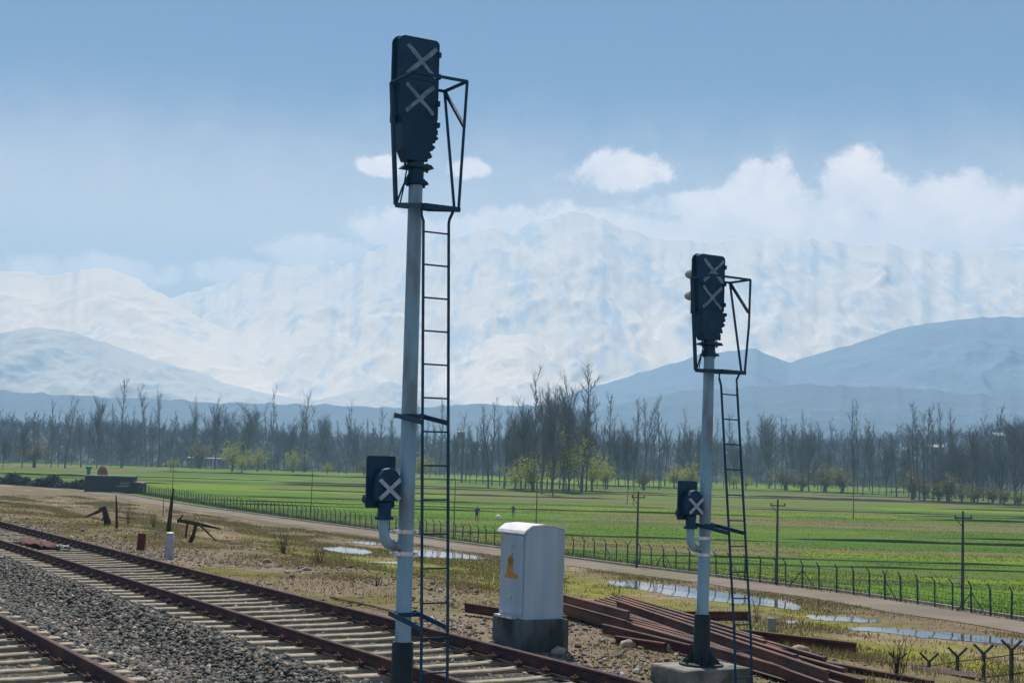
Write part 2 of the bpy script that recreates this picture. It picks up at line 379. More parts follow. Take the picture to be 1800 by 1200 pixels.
for k, xs, y0 in bank:
    if xs is None:
        x, a, c_ = y0; pts = [Vector((x+random.uniform(-.5, .5)+(t*.25*(c_-a)), a+(c_-a)*t, 0)) for t in (0, .35, .7, 1)]; w, h = .4, .10
    else:
        pts = [Vector((xx, y0+row_wob(k, xx)*(y0/150+.3), 0)) for xx in xs]; w = .22+.2*random.random()+y0*.0011; h = .06+.12*random.random()+y0*.0005
    pts = [p for p in pts if p.dot(NV) > road_L(p.dot(UV))+5]; vs, n = [], len(pts)
    if n < 2: continue
    for i, p in enumerate(pts):
        z = float(field_z(p.y)); d = (pts[min(i+1, n-1)]-pts[max(i-1, 0)]).normalized(); s = Vector((-d.y, d.x, 0)); en = min(1, (i+.15)/1.5, (n-1-i+.15)/1.5); hh = h*random.uniform(.5, 1.3)*en; ww = w*random.uniform(.6, 1.3)
        for o_, hz in ((-ww, -.1), (-ww*.55, hh), (ww*.4, hh*.9), (ww, -.1)): q = p+s*o_; vs.append((q.x, q.y, z+hz))
    bm_.raw(vs, [(4*i+j, 4*i+4+j, 4*i+5+j, 4*i+1+j) for i in range(n-1) for j in range(3)]+[(3, 2, 1, 0), (4*n-4, 4*n-3, 4*n-2, 4*n-1)])
tag(bm_.build('field_banks', m_brownbank, smooth=True), kind='structure')

def ribbon(P, offs, dz, jit=0):
    vs, fs = [], []; k = len(offs)
    for i, p in enumerate(P):
        d = (P[min(i+1, len(P)-1)]-P[max(i-1, 0)]); d.z = 0; d.normalize(); s = Vector((d.y, -d.x, 0)); s = s if s.dot(NV) > 0 else -s
        for j, o_ in enumerate(offs):
            q = p+s*(o_+(random.uniform(-jit, jit) if j in (0, k-1) else 0)); vs.append((q.x, q.y, float(field_z(q.y))+(dz[j] if isinstance(dz, (list, tuple)) else dz)))
    for i in range(len(P)-1):
        for j in range(k-1): a = i*k+j; fs.append((a, a+1, a+k+1, a+k))
    return vs, fs
b = MB(); b.raw(*ribbon(rp_, [-2.1, -1, 0, 1, 2.1], [.085, .14, .12, .14, .10], .45)); tag(b.build('dirt_road', m_road, smooth=True), kind='structure')
b = MB(); vs, fs = ribbon(rp_, [2.9, 2.92, 3.1, 3.12], [.05, .2, .2, .05]); b.raw(vs, fs); tag(b.build('road_kerb', m_kerb), kind='structure')
# verge between embankment foot and road
vs, fs = [], []; k = 0; NV_ = 14
for i, p in enumerate(rp_):
    l1 = p.dot(NV); s_ = p.dot(UV)
    for j in range(NV_):
        l = 27+(l1+3.0-27)*j/(NV_-1); q = SL(s_, l); zz = float(field_z(q.y))+.055
        vs.append((q.x, q.y, zz))
for i in range(len(rp_)-1):
    for j in range(NV_-1): a = i*NV_+j; fs.append((a, a+1, a+NV_+1, a+NV_))
m_verge = mat('rough_verge_grass', (1, 1, 1), (.72, .70, .62), rough=1, scale=.9, tint=True, bump=.6, bscale=3, lo=.4, hi=.6)
va = np.array(vs)
def refine(vs, n, k, fx, fy):
    G = np.array(vs).reshape(n, k, 3); a = np.linspace(0, n-1, (n-1)*fx+1); c = np.linspace(0, k-1, (k-1)*fy+1); ia = np.minimum(a.astype(int), n-2); fa = (a-ia)[:, None, None]; G = G[ia]*(1-fa)+G[ia+1]*fa
    ic = np.minimum(c.astype(int), k-2); fc_ = (c-ic)[None, :, None]; return G[:, ic]*(1-fc_)+G[:, ic+1]*fc_
G = refine(vs, len(rp_), NV_, 4, 4); n_, k_ = G.shape[:2]; V = G.reshape(-1, 3); V[:, 2] = field_z(V[:, 1])+.055
Sv = V[:, 0]*UV.x+V[:, 1]*UV.y; Lv = V[:, 0]*NV.x+V[:, 1]*NV.y; e_ = Lv-np.interp(Sv, _rs, _rl)
pn = fbm(Sv*.06, Lv*.22, 5, 91); pm_ = fbm(Sv*.13, Lv*.35, 4, 97)
brown = np.clip(np.interp(Sv, [95, 150], [0, 1])+np.interp(e_, [-9, -4], [0, 1])+np.interp(pn, [.52, .62], [0, 1]), 0, 1)[:, None]
cc = np.array([.18, .18, .018])*(1-brown)+np.array([.17, .125, .07])*brown; st_ = np.interp(pm_, [.55, .66], [0, 1])[:, None]; cc = cc*(1-st_)+np.array([.25, .19, .12])*st_
i = (np.arange(n_-1)[:, None]*k_+np.arange(k_-1)[None]).ravel()
tag(npmesh('grass_verge', V, np.stack([i, i+1, i+k_+1, i+k_], 1), m_verge, cols=cc, smooth=True), kind='structure')

# puddles
wm = bpy.data.materials.new('standing_water'); wm.use_nodes = True; b_ = wm.node_tree.nodes['Principled BSDF']
b_.inputs['Base Color'].default_value = (.10, .10, .09, 1); b_.inputs['Roughness'].default_value = .04; b_.inputs['Specular IOR Level'].default_value = 1.0; b_.inputs['IOR'].default_value = 1.6
PUD = [[(1062,1023),(1110,1024),(1180,1031),(1260,1040),(1330,1052),(1390,1060),(1412,1069),(1405,1075),(1350,1068),(1290,1063),(1230,1056),(1180,1049),(1120,1037),(1080,1031)],
       [(1418,1084),(1450,1085),(1500,1087),(1540,1093),(1548,1097),(1500,1097),(1450,1094),(1425,1090)],
       [(1484,1106),(1530,1105),(1600,1110),(1700,1118),(1790,1127),(1840,1133),(1835,1142),(1760,1135),(1690,1128),(1620,1124),(1560,1116),(1500,1111)],
       [(563,965),(600,963),(640,967),(660,973),(640,977),(600,974),(575,970)],
       [(690,972),(740,968),(790,973),(840,979),(870,985),(820,985),(770,982),(720,980)],
       [(610,955),(650,953),(690,958),(650,960)],
       [(1375,1094),(1395,1094),(1410,1098),(1385,1099)],
       [(620,990),(700,989),(740,992),(680,993)]]
for P in PUD:
    c = sum((Vector((*p, 0)) for p in P), Vector())/len(P); Q = []
    P = [(q[0], c.y+(q[1]-c.y)*1.0-1.0) for q in P]
    for i in range(len(P)):
        a = Vector(P[i]); d = Vector(P[(i+1) % len(P)])
        for t in (0, .33, .66):
            q = a.lerp(d, t)+Vector((random.uniform(-4, 4), random.uniform(-.9, .9))); w = onfield(q.x, q.y); Q.append((w.x, w.y, .075+float(field_z(w.y))))
    b = MB(); b.raw(Q, [tuple(range(len(Q)))]); tag(b.build('puddle', wm), kind='structure')

# ------------------------------------------------------------------ mountains
KD = 1.6          # spreads the ranges over real-looking distances
def range_mesh(name, sky, Yr, Y0, mtl, amp, gx, gy, seed, ny=150, nx=640, x0=-900, x1=2700, power=1.15, back=.25, rough_sky=6):
    Yr, Y0, gx, gy = Yr*KD, Y0*KD, gx*KD, gy*KD
    xs = np.linspace(x0, x1, nx); sx = [p[0] for p in sky]; sy = [p[1] for p in sky]
    ysk = np.interp(xs, sx, sy)-rough_sky*(fbm(xs*.02, xs*0+seed, 6, seed, True)-.5)*2.6
    hz = 817+(xs-900)*ROLL
    zr = CAM_Z+(hz-ysk)*Yr/F_PX
    T = np.concatenate([np.linspace(0, 1, ny), 1+np.linspace(.05, back, 5)])
    XX, TT = np.meshgrid(xs, T, indexing='ij'); zrr = zr[:, None]
    Y = Y0+(Yr-Y0)*TT; X = (XX-900)/F_PX*Y
    wx = X+gx*.9*(fbm(X/gx*.8, Y/gx*.8, 3, seed+3)-.5)
    g = fbm(wx/gx, Y/gy, 6, seed+7, True)
    g2 = fbm(wx/gx*3.1, Y/gy*3, 4, seed+21, True)
    env = np.clip(TT*(1-TT)*4, 0, 1)**.7
    tt = np.where(TT <= 1, TT, 1-(TT-1)*1.5)
    Z = zrr*np.clip(tt, 0, 1)**power+amp*((g-.6)+.5*(g2-.6))*env*zrr+(1-np.clip(tt, 0, 1))*-2
    V = np.stack([X, Y, Z], -1).reshape(-1, 3); n, k = XX.shape
    i = (np.arange(n-1)[:, None]*k+np.arange(k-1)[None]).ravel()
    return tag(npmesh(name, V, np.stack([i, i+k, i+k+1, i+1], 1), mtl, smooth=True), kind='structure')
def snow_mat(name, snow, rock, bias, scale=.012, st=(1, .3, .5), base_z=0, zspan=60):
    scale, base_z, zspan = scale/KD, base_z*KD, zspan*KD
    m = bpy.data.materials.new(name); m.use_nodes = True; nt = m.node_tree; N = nt.nodes.new; K = nt.links.new
    b = nt.nodes['Principled BSDF']; b.inputs['Roughness'].default_value = .9; b.inputs['Specular IOR Level'].default_value = .1
    tc = N('ShaderNodeTexCoord'); geo = N('ShaderNodeNewGeometry'); sp = N('ShaderNodeSeparateXYZ'); K(geo.outputs['Normal'], sp.inputs[0]); po = N('ShaderNodeSeparateXYZ'); K(tc.outputs['Object'], po.inputs[0])
    def nz(s, d, stt):
        mp = N('ShaderNodeMapping'); mp.inputs['Scale'].default_value = stt; K(tc.outputs['Object'], mp.inputs[0])
        n = N('ShaderNodeTexNoise'); n.inputs['Scale'].default_value = s; n.inputs['Detail'].default_value = d; n.inputs['Roughness'].default_value = .62; K(mp.outputs[0], n.inputs[0]); return n.outputs[0]
    def m_(op, a, c, d=0):
        n = N('ShaderNodeMath'); n.operation = op
        for i, v in enumerate((a, c, d)):
            if isinstance(v, (int, float)): n.inputs[i].default_value = v
            else: K(v, n.inputs[i])
        return n.outputs[0]
    t = m_('MULTIPLY_ADD', nz(scale, 8, st), 2.2, -1.1+bias)
    fine = nz(scale*4, 6, (1, st[1]*1.2, st[2]*1.2)); t = m_('ADD', t, m_('MULTIPLY_ADD', fine, 1.2, -.6))
    t = m_('ADD', t, m_('MULTIPLY_ADD', sp.outputs[2], .8, -.35))
    r = N('ShaderNodeMapRange'); r.interpolation_type = 'SMOOTHSTEP'; K(t, r.inputs[0]); r.inputs[1].default_value = -.25; r.inputs[2].default_value = .30
    bn = N('ShaderNodeBump'); bn.inputs['Strength'].default_value = .28; bn.inputs['Distance'].default_value = 14; K(nz(scale*1.6, 9, (1, .45, .5)), bn.inputs['Height']); K(bn.outputs[0], b.inputs['Normal'])
    low = N('ShaderNodeMapRange'); low.interpolation_type = 'SMOOTHSTEP'; K(m_('MULTIPLY_ADD', nz(.01/KD, 5, (1, 1, 1)), 60.*KD, po.outputs[2]), low.inputs[0]); low.inputs[1].default_value = base_z; low.inputs[2].default_value = base_z+zspan
    f = m_('MULTIPLY', r.outputs[0], low.outputs[0])
    x = N('ShaderNodeMix'); x.data_type = 'RGBA'; K(f, x.inputs[0]); x.inputs[6].default_value = (*rock, 1); x.inputs[7].default_value = (*snow, 1); K(x.outputs[2], b.inputs['Base Color'])
    return m
ms1 = snow_mat('high_snow_hazed_rock', (1, .86, .74), (.66, .69, .76), -.18, scale=.024, st=(1, .14, .24), base_z=10)  # rock nearly snow-pale: distance haze put into the colour, as on the ridges below
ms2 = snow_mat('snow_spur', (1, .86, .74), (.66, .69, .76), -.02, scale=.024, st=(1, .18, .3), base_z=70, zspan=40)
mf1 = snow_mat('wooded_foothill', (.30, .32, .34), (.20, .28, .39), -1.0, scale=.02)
range_mesh('mountain_range', [(-900,470),(0,500),(300,530),(400,492),(480,470),(600,462),(700,425),(800,412),(900,400),(1000,372),(1060,388),(1130,407),(1200,425),(1350,420),(1500,425),(1650,440),(1800,430),(2000,450),(2700,440)],
           2900, 1750, ms1, .085, 120, 600, 3, power=.95, rough_sky=9)
range_mesh('snow_mountain', [(-900,560),(-300,500),(0,478),(70,482),(180,470),(235,492),(330,550),(400,580),(470,622),(540,670),(600,712),(700,760),(2700,900)],
           2300, 1500, ms2, .09, 110, 380, 14, power=1.0, rough_sky=5)
range_mesh('snow_ridge', [(-900,900),(560,760),(640,700),(720,660),(800,632),(870,590),(925,588),(970,620),(1040,670),(1150,740),(2700,900)],
           2150, 1500, snow_mat('snow_ridge_slope', (1, .86, .74), (.66, .69, .76), -.1, scale=.03, st=(1, .15, .3), base_z=90, zspan=50), .13, 120, 300, 31, power=1.0, rough_sky=5)
range_mesh('foothill', [(-900,690),(-200,640),(0,585),(60,575),(130,585),(200,610),(300,640),(360,660),(450,690),(560,705),(620,690),(690,672),(760,690),(840,720),(2700,960)],
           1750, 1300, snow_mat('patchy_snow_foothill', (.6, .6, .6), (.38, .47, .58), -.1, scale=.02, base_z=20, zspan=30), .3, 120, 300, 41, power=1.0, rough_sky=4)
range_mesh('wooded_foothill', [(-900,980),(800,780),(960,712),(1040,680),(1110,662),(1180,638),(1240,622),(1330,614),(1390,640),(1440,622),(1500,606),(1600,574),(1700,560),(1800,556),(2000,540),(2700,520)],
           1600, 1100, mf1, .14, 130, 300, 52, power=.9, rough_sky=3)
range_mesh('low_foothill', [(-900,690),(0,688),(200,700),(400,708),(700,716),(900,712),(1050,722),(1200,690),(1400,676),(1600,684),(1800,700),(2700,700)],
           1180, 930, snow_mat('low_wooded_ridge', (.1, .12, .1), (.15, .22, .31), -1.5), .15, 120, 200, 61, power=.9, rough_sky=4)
# wooded rise right behind the plain
def rise_h(X, Y):
    px = 900+X*F_PX/Y; top = np.interp(px, [-400, 0, 300, 800, 1300, 1500, 1650, 1800, 2200], [16, 15, 13, 11, 14, 17, 22, 28, 30])
    t = np.clip((Y-640)/170, 0, 1); t = t*t*(3-2*t); t2 = np.clip((Y-830)/100, 0, 1)
    return field_z(Y)+top*t*(1-t2)+1.5*(fbm(X*.03, Y*.03, 4, 77)-.5)*t-1*(t <= 0)
xs = np.linspace(-520, 520, 150); ys = np.linspace(630, 940, 40); XX, YY = np.meshgrid(xs, ys, indexing='ij')
V = np.stack([XX, YY, rise_h(XX, YY)], -1).reshape(-1, 3); i = (np.arange(149)[:, None]*40+np.arange(39)[None]).ravel()
tag(npmesh('wooded_rise', V, np.stack([i, i+40, i+41, i+1], 1), mat('rise_undergrowth', (.05, .06, .072), (.075, .08, .09), rough=1, scale=.05), smooth=True), kind='structure')

# ------------------------------------------------------------------ trees
class TB:
    """bare tree: trunk, branches and twigs as numpy-friendly lists"""
    def __init__(s, seed): s.r = random.Random(seed); s.v = []; s.f = []
    def tube(s, P, rad, n=4):
        b = len(s.v)
        for i, p in enumerate(P):
            d = (P[min(i+1, len(P)-1)]-P[max(i-1, 0)]).normalized(); r_ = Vector((1, 0, 0)) if abs(d.x) < .8 else Vector((0, 1, 0)); px = d.cross(r_).normalized(); py = d.cross(px)
            for k in range(n): t = 2*math.pi*k/n; q = p+(px*math.cos(t)+py*math.sin(t))*rad[i]; s.v.append((q.x, q.y, q.z))
        for i in range(len(P)-1):
            for k in range(n):
                k2 = (k+1) % n; a, c, d, e = b+i*n+k, b+i*n+k2, b+(i+1)*n+k2, b+(i+1)*n+k; s.f += [(a, c, d), (a, d, e)]
    def path(s, p, d, L, n, wob):
        P = [p.copy()]; 
        for i in range(n): d = (d+Vector((s.r.uniform(-1, 1), s.r.uniform(-1, 1), s.r.uniform(-.3, .6)))*wob).normalized(); P.append(P[-1]+d*(L/n))
        return P, d
    def twig(s, p, d, L, w):
        x = d.cross(Vector((s.r.uniform(-1, 1), s.r.uniform(-1, 1), s.r.uniform(-1, 1)))).normalized()*w
        b = len(s.v); q = p+d*L
        for t in (p-x, p+x, q): s.v.append((t.x, t.y, t.z))
        s.f.append((b, b+1, b+2))
def rdir(r, tilt): a = r.uniform(0, 2*math.pi); return Vector((math.cos(a)*math.sin(tilt), math.sin(a)*math.sin(tilt), math.cos(tilt)))
def gen_tree(kind, seed, H=20., lod=1.0):
    tr = TB(seed); cr = TB(seed+1); r = tr.r
    lean = Vector((r.uniform(-.04, .04), r.uniform(-.04, .04), 1)).normalized()
    cfg = dict(slim=(.09, .85, .38, 20, (.12, .45), .15, .028), full=(.11, .62, .14, 30, (.12, .40), .32, .04), lop=(.13, .60, .45, 11, (.1, .42), .26, .035),
               round=(.17, .30, .28, 34, (.45, 1.25), .34, .05), wood=(.13, .7, .06, 30, (.2, .8), .20, .05))[kind]
    rt, tf, start, nb, tilt, blen, wob = cfg; nb = int(nb*lod)
    P, d = tr.path(Vector((0, 0, -.3)), lean, H*(tf+.06), 7, wob*1.6); n = len(P)
    rad = [max(.035, rt*H/14*(1-.85*i/(n-1))) for i in range(n)]; tr.tube(P, rad, 5)
    for i in range(nb):
        t = start+(1-start)*(i+r.random())/nb; k = min(int(t*(n-1)), n-2); p = P[k].lerp(P[k+1], t*(n-1)-k)
        ti = r.uniform(*tilt); L = H*blen*r.uniform(.6, 1.25)*(1.15-.55*t if kind != 'round' else 1.0)
        if kind in ('slim', 'lop') and i > nb*.8: ti *= .4; L *= 1.2
        B, bd = cr.path(p, rdir(r, ti), L, 3, .16); r0 = rad[k]*.42+.012; cr.tube(B, [r0, r0*.7, r0*.45, .02], 3)
        ntw = int((22 if kind in ('full', 'wood') else 10)*lod)+2
        if kind == 'round': ntw = int(20*lod)
        for j in range(ntw):
            q = r.random()*.85+.15; kk = min(int(q*3), 2); pp = B[kk].lerp(B[kk+1], q*3-kk); dd = (bd+rdir(r, r.uniform(0, 1.3))*.9).normalized(); tl = L*r.uniform(.25, .6)
            cr.twig(pp, dd, tl, .028 if lod >= 1 else .06)
            if lod >= 1:
                for _ in range(3 if kind != 'slim' else 2): cr.twig(pp+dd*tl*r.uniform(.2, .8), (dd+rdir(r, 1.0)*.6).normalized(), tl*.6, .018)
    return tr, cr
def gen_willow(seed, H=8., leafy=1400):
    tr = TB(seed); cr = TB(seed+1); lf = TB(seed+2); r = tr.r
    P, d = tr.path(Vector((0, 0, -.2)), Vector((0, 0, 1)), H*.3, 3, .06); tr.tube(P, [.22, .2, .17, .14], 5); ends = []
    for i in range(22):
        B, bd = cr.path(P[-1]+Vector((0, 0, -r.random()*H*.12)), rdir(r, r.uniform(.1, 1.1)), H*r.uniform(.35, .75), 4, .17); cr.tube(B, [.09, .06, .045, .03, .015], 3)
        ends += B[1:]
        for j in range(6): cr.twig(B[r.randint(1, 4)], (bd+rdir(r, 1.2)).normalized(), H*.14, .03)
    for i in range(leafy):
        c = ends[r.randrange(len(ends))]+Vector((r.gauss(0, 1), r.gauss(0, 1), r.gauss(-.15, .9)))*H*.055
        a = rdir(r, r.uniform(0, 3.1)); x = a.orthogonal().normalized(); y = a.cross(x); w = r.uniform(.07, .15); b = len(lf.v)
        for q in (c-x*w-y*w, c+x*w-y*w*.3, c+y*w*1.6): lf.v.append((q.x, q.y, q.z))
        lf.f.append((b, b+1, b+2))
    return tr, cr, lf
def mesh_of(name, tb, m_):
    me = bpy.data.meshes.new(name); V = np.array(tb.v, np.float32); Fc = np.array(tb.f, np.int32)
    me.vertices.add(len(V)); me.vertices.foreach_set('co', V.ravel()); me.loops.add(Fc.size); me.loops.foreach_set('vertex_index', Fc.ravel())
    me.polygons.add(len(Fc)); me.polygons.foreach_set('loop_start', np.arange(0, Fc.size, 3, dtype=np.int32)); me.update(calc_edges=True); me.materials.append(m_); return me
PROTO = {}
for kd, ns in (('slim', 5), ('full', 4), ('lop', 3), ('round', 3)):
    PROTO[kd] = []
    for s in range(ns):
        tr, cr = gen_tree(kd, 100*s+hash_(kd) if False else 100*s+len(kd)*7+ord(kd[0]), 20.); PROTO[kd].append((mesh_of('trunk', tr, m_bark), mesh_of('crown', cr, m_twig), 20.))
PROTO['willow'] = []; PROTO['bush'] = []
for s in range(3):
    tr, cr, lf = gen_willow(500+s*9, 8., 1500)
    PROTO['willow'].append((mesh_of('trunk', tr, m_bark), mesh_of('branches', cr, m_twig), 8., mesh_of('foliage', lf, m_leaf)))
    tr, cr, lf = gen_willow(700+s*9, 5., 700)
    PROTO['bush'].append((mesh_of('trunk', tr, m_bark), mesh_of('branches', cr, m_twig), 5., mesh_of('foliage', lf, m_bush)))
def put_tree(name, kd, idx, pos, H, label, cat, group, wide=1.0):
    pr = PROTO[kd][idx % len(PROTO[kd])]; k = H/pr[2]*(1.0 if kd not in ('slim', 'lop') else 1.08)
    o = empty(name, pos, random.uniform(0, 6.28), label=label, cat=cat, group=group); o.scale = (k*wide, k*wide, k)
    names = ('trunk', 'crown') if kd not in ('willow', 'bush') else ('trunk', 'branches')
    for nm, me in zip(names, pr[:2]):
        c = bpy.data.objects.new(nm, me); COL.objects.link(c); c.parent = o
    if len(pr) > 3: c = bpy.data.objects.new('foliage', pr[3]); COL.objects.link(c); c.parent = o
    return o
def ptree(x, yb, yt, kd, idx, label, cat='tree', group=None, name='bare_tree', wide=1.0):
    p = onfield(x, yb); H = (yb-yt)*p.y/F_PX; return put_tree(name, kd, idx, p, H, label, cat, group, wide)
G_T = 'bare trees standing out of the wood line'
SPECIAL = [
 (990,866,638,'full',0,'tallest bare poplar of the dense clump between the two signals',1.25),(952,868,655,'full',1,'tall dark bare poplar just left of the tallest one in the central clump',1.0),
 (938,864,668,'slim',2,'thin bare poplar on the left shoulder of the central clump',1.4),(915,862,682,'full',3,'leftmost full bare poplar of the central clump',1.1),
 (1022,866,664,'slim',1,'spreading bare poplar right of the tallest tree in the central clump',2.0),(972,872,672,'full',2,'dark bare poplar low in the middle of the central clump',.9),
 (886,858,702,'lop',0,'bare poplar with forked top standing left of the central clump',1.2),(858,857,700,'lop',1,'crooked bare poplar behind the upper end of the white cabinet, beside the ladder',1.2),
 (1030,862,690,'lop',2,'bare poplar with a dark thick trunk on the right edge of the central clump',1.0),(1068,858,702,'slim',0,'leaning bare poplar right of the central clump',1.3),
 (1102,886,742,'slim',3,'left stem of the thin pair standing forward in the field',.7),(1113,888,738,'slim',4,'right stem of the thin pair standing forward in the field',.7),
 (1132,862,705,'lop',1,'bare poplar with open forked crown midway between clump and right signal',1.3),(1158,860,712,'slim',2,'slender bare poplar just left of the right signal arm',1.2),
 (1500,912,728,'slim',1,'very thin tall bare tree standing alone forward in the green field',.8),
 (1665,880,722,'round',0,'round headed bare tree rising over the wood right of centre',1.1),(1758,884,706,'round',1,'big rounded bare tree rising highest at the right of the wood',1.25),(1788,884,708,'full',3,'tall narrow dense tree at the right edge of the view',1.9),
 (1352,858,708,'full',1,'feathery tall bare poplar just right of the small signal ladder',1.4),(1610,874,722,'slim',4,'pair of spindly bare poplar tops over the right wood',1.6),
 (170,822,682,'full',2,'dark bare poplar above the low dark shed',1.0),(212,822,674,'slim',0,'tall thin bare poplar beside the dark dome shaped tree',1.2),(114,822,695,'lop',2,'lopped bare tree at the left end of the poplar row',1.4),
 (258,820,684,'slim',3,'bare poplar right of the dark dome shaped tree',1.3),(278,821,676,'lop',0,'curved bare poplar standing above the leaning dark pole',1.1),(335,822,686,'lop',1,'bare poplar with a heavy tuft on top in the left row',1.1),
 (378,824,688,'full',0,'full bare poplar above the white roofed shelter',1.2),(430,826,698,'full',3,'broad twiggy bare tree over the yellow green willows',2.0),(535,829,690,'lop',2,'lone broad topped bare poplar in the left middle of the wood',1.6),
 (608,832,702,'lop',0,'bare poplar with forked tip left of the tall signal',1.1),(476,828,694,'slim',2,'faint slender bare poplar between the broad tree and lone poplar',1.0)]
for (x, yb, yt, kd, ix, lb, wd) in SPECIAL: ptree(x, yb, yt, kd, ix, lb, 'tree', G_T, 'bare_tree', wd)
# dark dome shaped tree on the left
ptree(215,822,706,'round',2,'dark dome shaped dense tree behind the left poplars',name='dome_tree',wide=.9)
WIL = [(300,826,800,'small faint yellow willow behind the left poplar row',1.3),(668,836,800,'dull willow just left of the tall mast',1.2),(740,840,790,'olive willow seen behind the tall ladder',1.2),(935,864,790,'broad yellow green willow at the front of the central clump',1.2),(408,828,768,'yellow green willow on the left of the two under the broad bare tree',1.2),(452,828,776,'yellow green willow on the right of the two under the broad bare tree',.9),(425,830,792,'low yellowish willow between and in front of the taller two',1.2),
 (515,830,782,'dull yellow green willow below the lone broad topped poplar',1.1),(575,832,808,'small bright willow left of the small black signal box',1.2),(905,860,806,'bright yellow green willow at the left foot of the central clump',1.0),
 (970,864,760,'tall thin yellow green willow inside the central clump',.7),(1000,866,742,'tallest yellow green willow, inside the central clump beside the tallest poplar',.7),(1040,862,784,'yellow green willow on the right side of the central clump',1.0),
 (1065,860,806,'bright leaning yellow green willow right of the central clump',1.1),(1185,858,812,'pale willow left of the right signal',1.4),(1215,858,808,'pale willow half hidden behind the right signal post',1.3),
 (1310,860,832,'pale green willow right of the small signal ladder',1.3),(1290,859,826,'pale green willow seen behind the small signal ladder',1.1)]
for (x, yb, yt, lb, wd) in WIL: ptree(x, yb, yt, 'willow', int(x), lb, 'tree', 'willows in first leaf', 'willow_tree', wd)
BX = [1380,1410,1450,1480,1605,1625,1650,1668,1690,1712,1745,1765,1790,60,350,640,675,1130,1240]
for i, x in enumerate(BX):
    yb = np.interp(x, [0,250,600,850,1000,1150,1300,1450,1600,1800], [820,818,829,850,862,857,856,862,875,888])+2
    side = 'left of the tall signal' if x < 700 else ('between the two signals' if x < 1240 else 'right of the small signal')
    od = ['first','second','third','fourth','fifth','sixth','seventh','eighth','ninth','tenth','eleventh','twelfth','thirteenth','fourteenth']; srt = sorted(q for q in BX if (q < 700) == (x < 700) and (q < 1240) == (x < 1240))
    ptree(x, yb, yb-random.uniform(30, 60), 'bush', i, od[srt.index(x)]+' ochre green bush from left at wood foot, '+side, 'bush', 'leafing bushes at the foot of the wood', 'leafing_bush', random.uniform(1.1, 1.6))
# rank and file of the wood's front edge
cx, cyb = [0,250,600,760,850,1000,1150,1300,1450,1600,1800], [822,818,829,838,850,862,857,856,862,875,888]
xk, cnt = -40, 0
while xk < 1860 and cnt < 205:
    xk += random.uniform(5, 14)
    if 180 > xk > -1 and random.random() < .35: continue
    yb = np.interp(xk, cx, cyb)+random.uniform(-6, 3); yt = np.interp(xk, [0,200,500,800,1000,1200,1400,1600,1800], [748,738,742,742,738,744,748,754,748])+random.uniform(-30, 26)
    kd = random.choice(['slim', 'slim', 'full', 'lop', 'slim', 'full', 'lop'])
    if 880 < xk < 1060: kd = random.choice(['full', 'full', 'slim']); yt -= random.uniform(0, 30)
    H_ = yb-yt; hw = 'tall' if H_ > 112 else ('middling' if H_ > 92 else 'low'); kw = dict(slim='slim', full='twiggy', lop='fork topped')[kd]
    where = next(w for lim, w in ((60, 'at the left edge'), (150, 'left of the dark shed'), (262, 'over the dark shed'), (400, 'behind the white sheet shelter'), (500, 'around the yellow willows'), (565, 'around the lone broad poplar'), (640, 'over the faint power pole'), (716, 'just left of the tall mast'), (800, 'behind the tall ladder'), (880, 'right of the tall ladder'), (960, 'in the clump, left half'), (1060, 'in the clump, right half'),
        (1150, 'just right of the clump'), (1240, 'just left of the small signal'), (1305, 'behind the small ladder'), (1400, 'right of the small ladder'), (1480, 'left of the lone field tree'), (1560, 'right of the lone field tree'), (1640, 'left of the round tree'), (1720, 'around the round tree'), (9999, 'at the right end')) if xk < lim)
    ptree(xk, yb, yt, kd, random.randrange(9), hw+' '+kw+' bare front row poplar, '+where, 'tree', 'poplars in the front row of the wood', 'bare_poplar', random.uniform(.8, 1.5)); cnt += 1
# deep wood on the rise: reads as one mass
LP = []
for s in range(7):
    tr, cr = gen_tree('wood' if s % 2 else 'round', 900+s, 12., .55); b0 = len(tr.v); LP.append((np.array(tr.v+cr.v), np.array(tr.f+[(a+b0, c+b0, d+b0) for a, c, d in cr.f])))
Vs, Fs, off = [], [], 0
for i in range(3000):
    Y = 635+215*random.random()**1.2; X = (random.uniform(-120, 1920)-900)/F_PX*Y; z = float(rise_h(np.array(X), np.array(Y))); v, f = random.choice(LP)
    k = random.uniform(.75, 1.35)*(1.15 if X > 170 else 1)
    if i % 4 == 0: Y = random.uniform(606, 652); X = (random.uniform(-120, 1920)-900)/F_PX*Y; z = float(field_z(Y))-.4; k = random.uniform(.22, .5); t = random.uniform(0, 6.28); c, s = math.cos(t), math.sin(t)
    q = np.stack([(v[:, 0]*c-v[:, 1]*s)*k*1.25+X, (v[:, 0]*s+v[:, 1]*c)*k*1.25+Y, v[:, 2]*k+z], 1); Vs.append(q); Fs.append(f+off); off += len(v)
tag(npmesh('distant_wood', np.concatenate(Vs), np.concatenate(Fs), m_twig), label='dense bare bluish wood covering the low rise behind the fields', cat='wood', kind='stuff')

